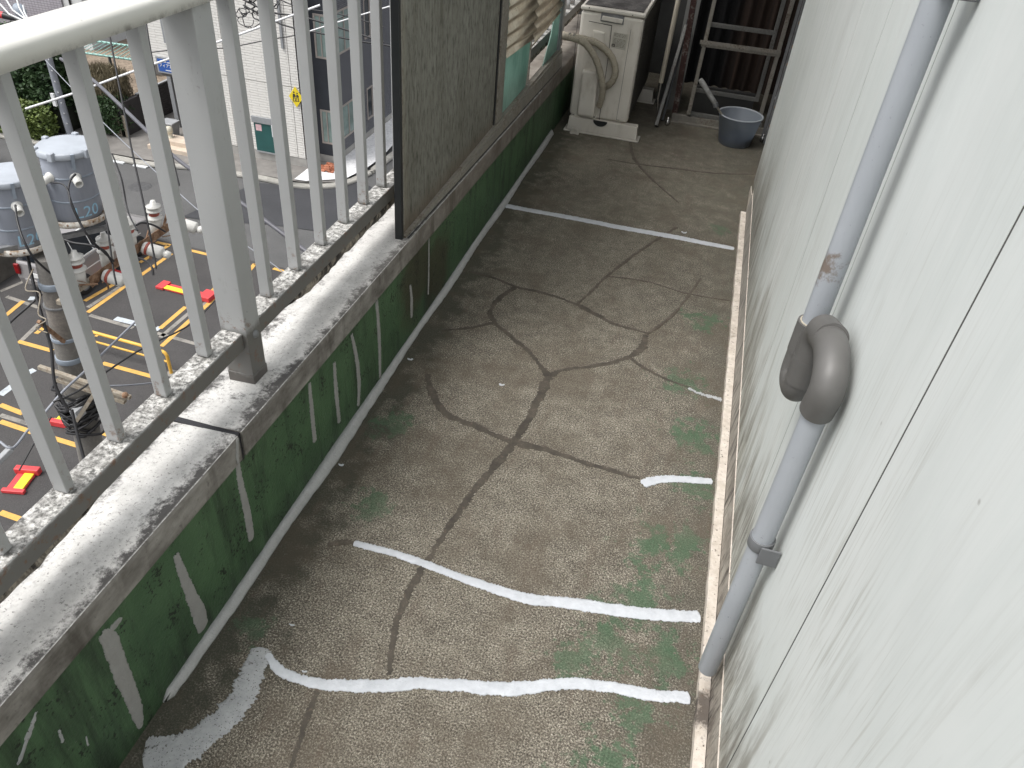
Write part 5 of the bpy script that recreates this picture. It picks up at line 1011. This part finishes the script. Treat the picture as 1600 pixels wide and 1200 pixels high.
cable([(372, -5, 21), (420, 18, 21), (470, 26, 21), (520, 40, 21), (600, 66, 21)], .026, 'blackp', 'span_cable', 'upper black cable crossing in front of the charcoal corner window')
cable([(380, 8, 21), (440, 38, 21), (500, 52, 21), (560, 64, 21), (612, 72, 21)], .022, 'blackp', 'span_cable', 'lower black cable crossing in front of the charcoal corner window')
cable([(430, -4, 21), (470, 12, 21), (530, 22, 21), (600, 42, 21)], .016, 'blackp', 'span_cable', 'thin black cable near the top of the charcoal house')
cable([(480, 50, 20), (530, 34, 20), (575, 20, 20), (612, 9, 20)], .018, 'whitew', 'span_cable', 'pale cable rising across the charcoal house windows')
rg = random.Random(9)
cb = thing('cable_bundle', 'tangled coil of black cables beside the steel street pole', 'cables', dep(410, 15, 21), 'cable bundles')
for i in range(16):
    c = (405 + rg.uniform(-28, 22), 14 + rg.uniform(-16, 26)); r_ = rg.uniform(4, 16); pts = [dep(c[0] + r_ * math.cos(a) * rg.uniform(.7, 1.1), c[1] + r_ * .8 * math.sin(a) * rg.uniform(.7, 1.1), 21 + rg.uniform(-.1, .1)) for a in [2 * math.pi * k / 14 for k in range(rg.choice((9, 12, 15)))]]
    MB().tube(pts, rg.uniform(.010, .02), 6).build('cable_loop', M['blackp'], cb)
cb = thing('pole_cable_bundle', 'tangle of black cables and splice boxes tied round the utility pole', 'cables', dep(128, 640, 10.4), 'cable bundles')
for i in range(40):
    a0 = rg.uniform(0, 6.28); z0 = -5.88 + rg.gauss(0, .16); R1 = rg.uniform(.19, .27); pts = []
    for k in range(rg.choice((6, 9, 12))):
        a = a0 + k * .45; pts.append((PX - .19 + R1 * math.cos(a), PY - .07 + R1 * math.sin(a), z0 + .07 * math.sin(k * .9 + a0) + rg.uniform(-.015, .015)))
    MB().tube(pts, rg.uniform(.010, .024), 6).build('cable_loop', M['blackp'], cb)
MB().bar(dep(146, 617, 9.6), dep(120, 657, 9.9), .045, .045).build('splice_tube', M['tan'], cb)
MB().box(PX - .05, PX + .05, PY - .37, PY - .20, -5.85, -5.7).build('splice_box', M['grey'], cb, bevel=.01)
cable([(70, 645, 9.5), (100, 610, 9.6), (135, 578, 9.9), (165, 548, 10.5), (230, 485, 12)], .016, 'steel', 'guy_wire', 'pale guy rod crossing in front of the utility pole', grp='guy wires')
cable([(83, 628, 9.5), (120, 612, 9.6), (160, 585, 9.9), (222, 545, 11), (300, 505, 13), (344, 460, 15)], .013, 'blackp', 'span_cable', 'black cable running from the pole cable tangle up to the right')
cable([(0, 690, 8.8), (20, 700, 8.8), (44, 672, 9.2), (70, 645, 9.5)], .016, 'steel', 'guy_wire', 'pale guy rod at the left picture edge above the red wheel lock', grp='guy wires')
cable([(112, 640, 9.6), (120, 675, 9.6), (128, 705, 9.6), (135, 730, 9.6)], .020, 'blackp', 'riser_cable', 'thick black riser cable down the front of the utility pole')
cable([(42, 395, 9.3), (55, 455, 9.3), (70, 510, 9.3), (80, 545, 9.35), (86, 600, 9.4), (106, 640, 9.5)], .019, 'blackp', 'riser_cable', 'thick black riser cable down the left side of the utility pole')
cable([(52, 420, 9.2), (40, 452, 9.2), (62, 458, 9.2), (60, 490, 9.2), (72, 500, 9.2), (56, 512, 9.2), (74, 520, 9.25)], .008, 'tan', 'tie_wire', 'loose tan tie wire bent round the left of the pole', grp='guy wires')
cable([(0, 520, 9.4), (20, 500, 9.4), (45, 478, 9.4), (70, 455, 9.5)], .014, 'blackp', 'span_cable', 'black cable reaching the pole from the left picture edge')
cable([(165, 603, 12), (200, 602, 12.3), (242, 598, 13)], .014, 'steel', 'span_cable', 'grey cable behind the lower crossarm')
cable([(110, 780, 8.6), (30, 735, 8.8), (55, 690, 9), (80, 652, 9.3)][1:], .010, 'blackp', 'span_cable', 'thin black cable above the nearest wheel lock plate')
sc_ = thing('service_connector', 'small grey cable connector box on the wires at the left picture edge', 'connector', dep(5, 708, 8.8)); MB().bar(dep(-4, 722, 8.8), dep(18, 700, 8.8), .09, .06).build('box', M['grey'], sc_, bevel=.012)

# line fittings above the handrail at the upper left
lf = thing('line_fitting', 'dark line fitting with a red cap and pale wires above the handrail', 'cable fitting', dep(20, 24, 9.0))
MB().tube([dep(-30, 18, 9.0), dep(6, 24, 9.0)], .038, 10).build('red_cap', M['red'], lf); MB().tube([dep(6, 24, 9.0), dep(24, 29, 9.0), dep(34, 36, 9.0)], [.04, .03, .02], 10).build('sleeve', M['blackp'], lf)
MB().tube([dep(24, 8, 9.1), dep(28, 13, 9.1), dep(33, 20, 9.1), dep(37, 30, 9.1)], [.03, .07, .065, .02], 12).build('dome', M['bluegrey'], lf)
for a, b, c in (((0, 6), (14, 22), (36, 32)), ((10, 0), (20, 16), (40, 30)), ((26, -2), (30, 12), (42, 32)), ((36, 8), (38, 18), (46, 34))): MB().tube([dep(*a, 8.9), dep(*b, 8.9), dep(*c, 8.9)], .010, 6).build('wire', M['whitew'], lf)
